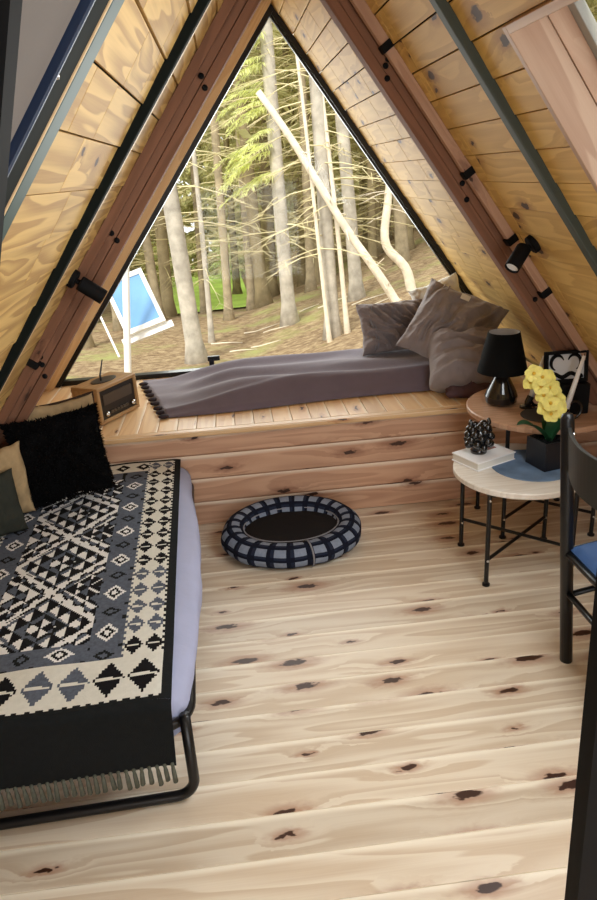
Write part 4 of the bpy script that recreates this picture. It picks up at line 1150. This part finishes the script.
# dense spruces closing the view
dp = []
for k in range(2):
    fm_ = foliage_mb(.3, 10.5, 80, 2.3, .5, 300+k, w=.10, droop=.35, tw=.75, step=.22)
    t = tree('spruce_tree', 'x', 0, 0, 11, .14, .04, BF, TF, 0, seed=60+k, group='leafy spruces closing the view')
    f = fm_.build('needles', M['needle_far'], None); f.parent = t; f['kind'] = 'stuff'; dp.append(t)
n_ = 0
for Y, x0, x1, st in ((34, -15, 18, 2.0), (39, -17, 22, 2.2)):
    x = x0
    while x < x1:
        o = dp[n_] if n_ < 2 else copy_tree(dp[n_ % 2])
        y = Y+r2.uniform(-1.5, 1.5); o.location = (x, y, gz(x, y)-.3); o.rotation_euler.z = r2.uniform(0, 6.28)
        s_ = r2.uniform(.9, 1.3); o.scale = (s_, s_, s_*1.1); n_ += 1
        o['label'] = 'leafy green spruce closing the view behind the dark trunks'
        x += st*r2.uniform(.7, 1.3)
# small green bushes in the meadow opening
for k, (x, y) in enumerate(((-2.6, 27), (-.2, 29.5))):
    q = foliage_mb(.1, 1.8, 26, 1.0, .4, 400+k, w=.05, droop=.3, tw=.3, step=.10)
    t = thing('spruce_sapling', (x, y, gz(x, y)), ('bushy young spruce at the left of the meadow', 'bushy young spruce at the right end of the meadow')[k], 'tree')
    f = q.build('needles', M['needle'], None); f.parent = t; f['kind'] = 'stuff'
    s2_ = trunk_mb(1.8, .04, .01).build('trunk', BF, None); s2_.parent = t
# fallen twigs
for k in range(12):
    x, y = r2.uniform(-.5, 1.8), r2.uniform(8, 11.5); a_ = r2.uniform(-.4, .5); l = r2.uniform(.25, .7)
    q = MB(); pts = [V3((x+l*s*math.cos(a_), y+l*s*math.sin(a_)+.03*math.sin(s*5), 0)) for s in (0, .3, .6, 1)]
    for p in pts: p.z = gz(p.x, p.y)+.012
    q.tube(pts, [.012, .011, .009, .004], 5); o = q.build('fallen_branch', M['dead'], None, smooth=True)
    tag(o, 'fallen bleached branch lying on the brown forest slope', 'branch', 'fallen branches on the slope')
# tilted window on a post, outside left
pw_ = thing('roof_window', (-1.12, 7.0, gz(-1.12, 7.0)), 'tilted white framed window with blue glass on a post, outside at the left', 'window')
q = MB(); q.tube([(-1.16, 6.9, gz(-1.16, 7)-.05), (-.97, 6.9, 1.0)], .035, 10); q.build('post', M['white_paint'], pw_)
cx_ = V3((-1.0, 7.25, .53)); e1 = V3((.40, .10, .11)).normalized(); e2 = V3((-.45, .3, .5)).normalized(); e2 = (e2-e1*e2.dot(e1)).normalized(); e3 = e1.cross(e2)
ax_ = (e1, e2, e3); w_, h_ = .42, .62
q = MB()
for s in (-1, 1): q.box(cx_+e1*(s*(w_/2-.02)), (.04, h_, .05), ax_); q.box(cx_+e2*(s*(h_/2-.025)), (w_-.08, .05, .05), ax_)
q.build('frame', M['white_paint'], pw_)
q = MB(); q.box(cx_, (w_-.08, h_-.1, .02), ax_); q.build('pane', M['blue_glass'], pw_)
q = MB(); q.box(cx_-e2*(h_/2+.03)-e3*.06, (w_+.12, .07, .05), ax_); q.build('sill', M['white_paint'], pw_)
q = MB(); q.box(cx_-e1*.36-e3*.05-e2*.1, (.02, h_+.1, .03), ax_); q.build('side_rail', M['white_paint'], pw_)

# ------------------------------------------------------------------ light
W = bpy.data.worlds.new('World'); S.world = W; W.use_nodes = True
bg = W.node_tree.nodes['Background']; bg.inputs[0].default_value = (.96, .98, 1.0, 1); bg.inputs[1].default_value = .95
def sun(name, e, rot, ang, col):
    l = bpy.data.lights.new(name, 'SUN'); l.energy = e; l.angle = R(ang); l.color = col
    o = bpy.data.objects.new(name, l); COL.objects.link(o); o.rotation_euler = rot; return o
sun('Sun', 2.3, (R(48), 0, R(-28)), 12, (1, .98, .94))
def area(name, loc, rot, sx, sy, e, col):
    l = bpy.data.lights.new(name, 'AREA'); l.shape = 'RECTANGLE'; l.size = sx; l.size_y = sy; l.energy = e; l.color = col
    o = bpy.data.objects.new(name, l); COL.objects.link(o); o.location = loc; o.rotation_euler = rot; return o
# fill lamp added behind the camera, at the made-up rear window
area('fill_rear_gable', (AP.x, -1.17, .94), (R(90), 0, 0), 1.3, 1.2, 15, (.92, .96, 1))
# daylight through the triangular window
area('daylight_window', (.3, 5.3, 1.45), (R(-84), 0, 0), 1.7, 1.5, 27, (.92, .97, 1))
# daylight through the right roof window
a, d, n = side(1); c = AP+d*((tz(1, 1.972)+tz(1, 1.22))/2)+EY*1.55+n*.02
o = area('daylight_roof_window', c, (0, 0, 0), 1.0, .6, 10.5, (.92, .97, 1)); o.rotation_euler = n.to_track_quat('-Z', 'Y').to_euler()

# ------------------------------------------------------------------ camera
cam = bpy.data.cameras.new('Camera'); co = bpy.data.objects.new('Camera', cam); COL.objects.link(co); S.camera = co
cam.sensor_fit = 'VERTICAL'; cam.sensor_height = 36; cam.lens = 700/900*36; cam.clip_start = .02; cam.clip_end = 300
p, yw, ro = R(21.62), R(4.46), R(-3.686)
f = V3((math.sin(yw)*math.cos(p), math.cos(yw)*math.cos(p), -math.sin(p))); ri = V3((math.cos(yw), -math.sin(yw), 0)); up = ri.cross(f)
Rx = ri*math.cos(ro)+up*math.sin(ro); Ux = -ri*math.sin(ro)+up*math.cos(ro)
m = Matrix((Rx, Ux, -f)).transposed().to_4x4(); m.translation = (0, 0, 1.65); co.matrix_world = m

S.view_settings.view_transform = 'Standard'; S.view_settings.look = 'None'; S.view_settings.gamma = 1; S.view_settings.use_curve_mapping = False
S.view_settings.exposure = .78
S.cycles.use_denoising = True
S.cycles.max_bounces = 10; S.cycles.diffuse_bounces = 5; S.cycles.transparent_max_bounces = 12
S.cycles.sample_clamp_indirect = 6
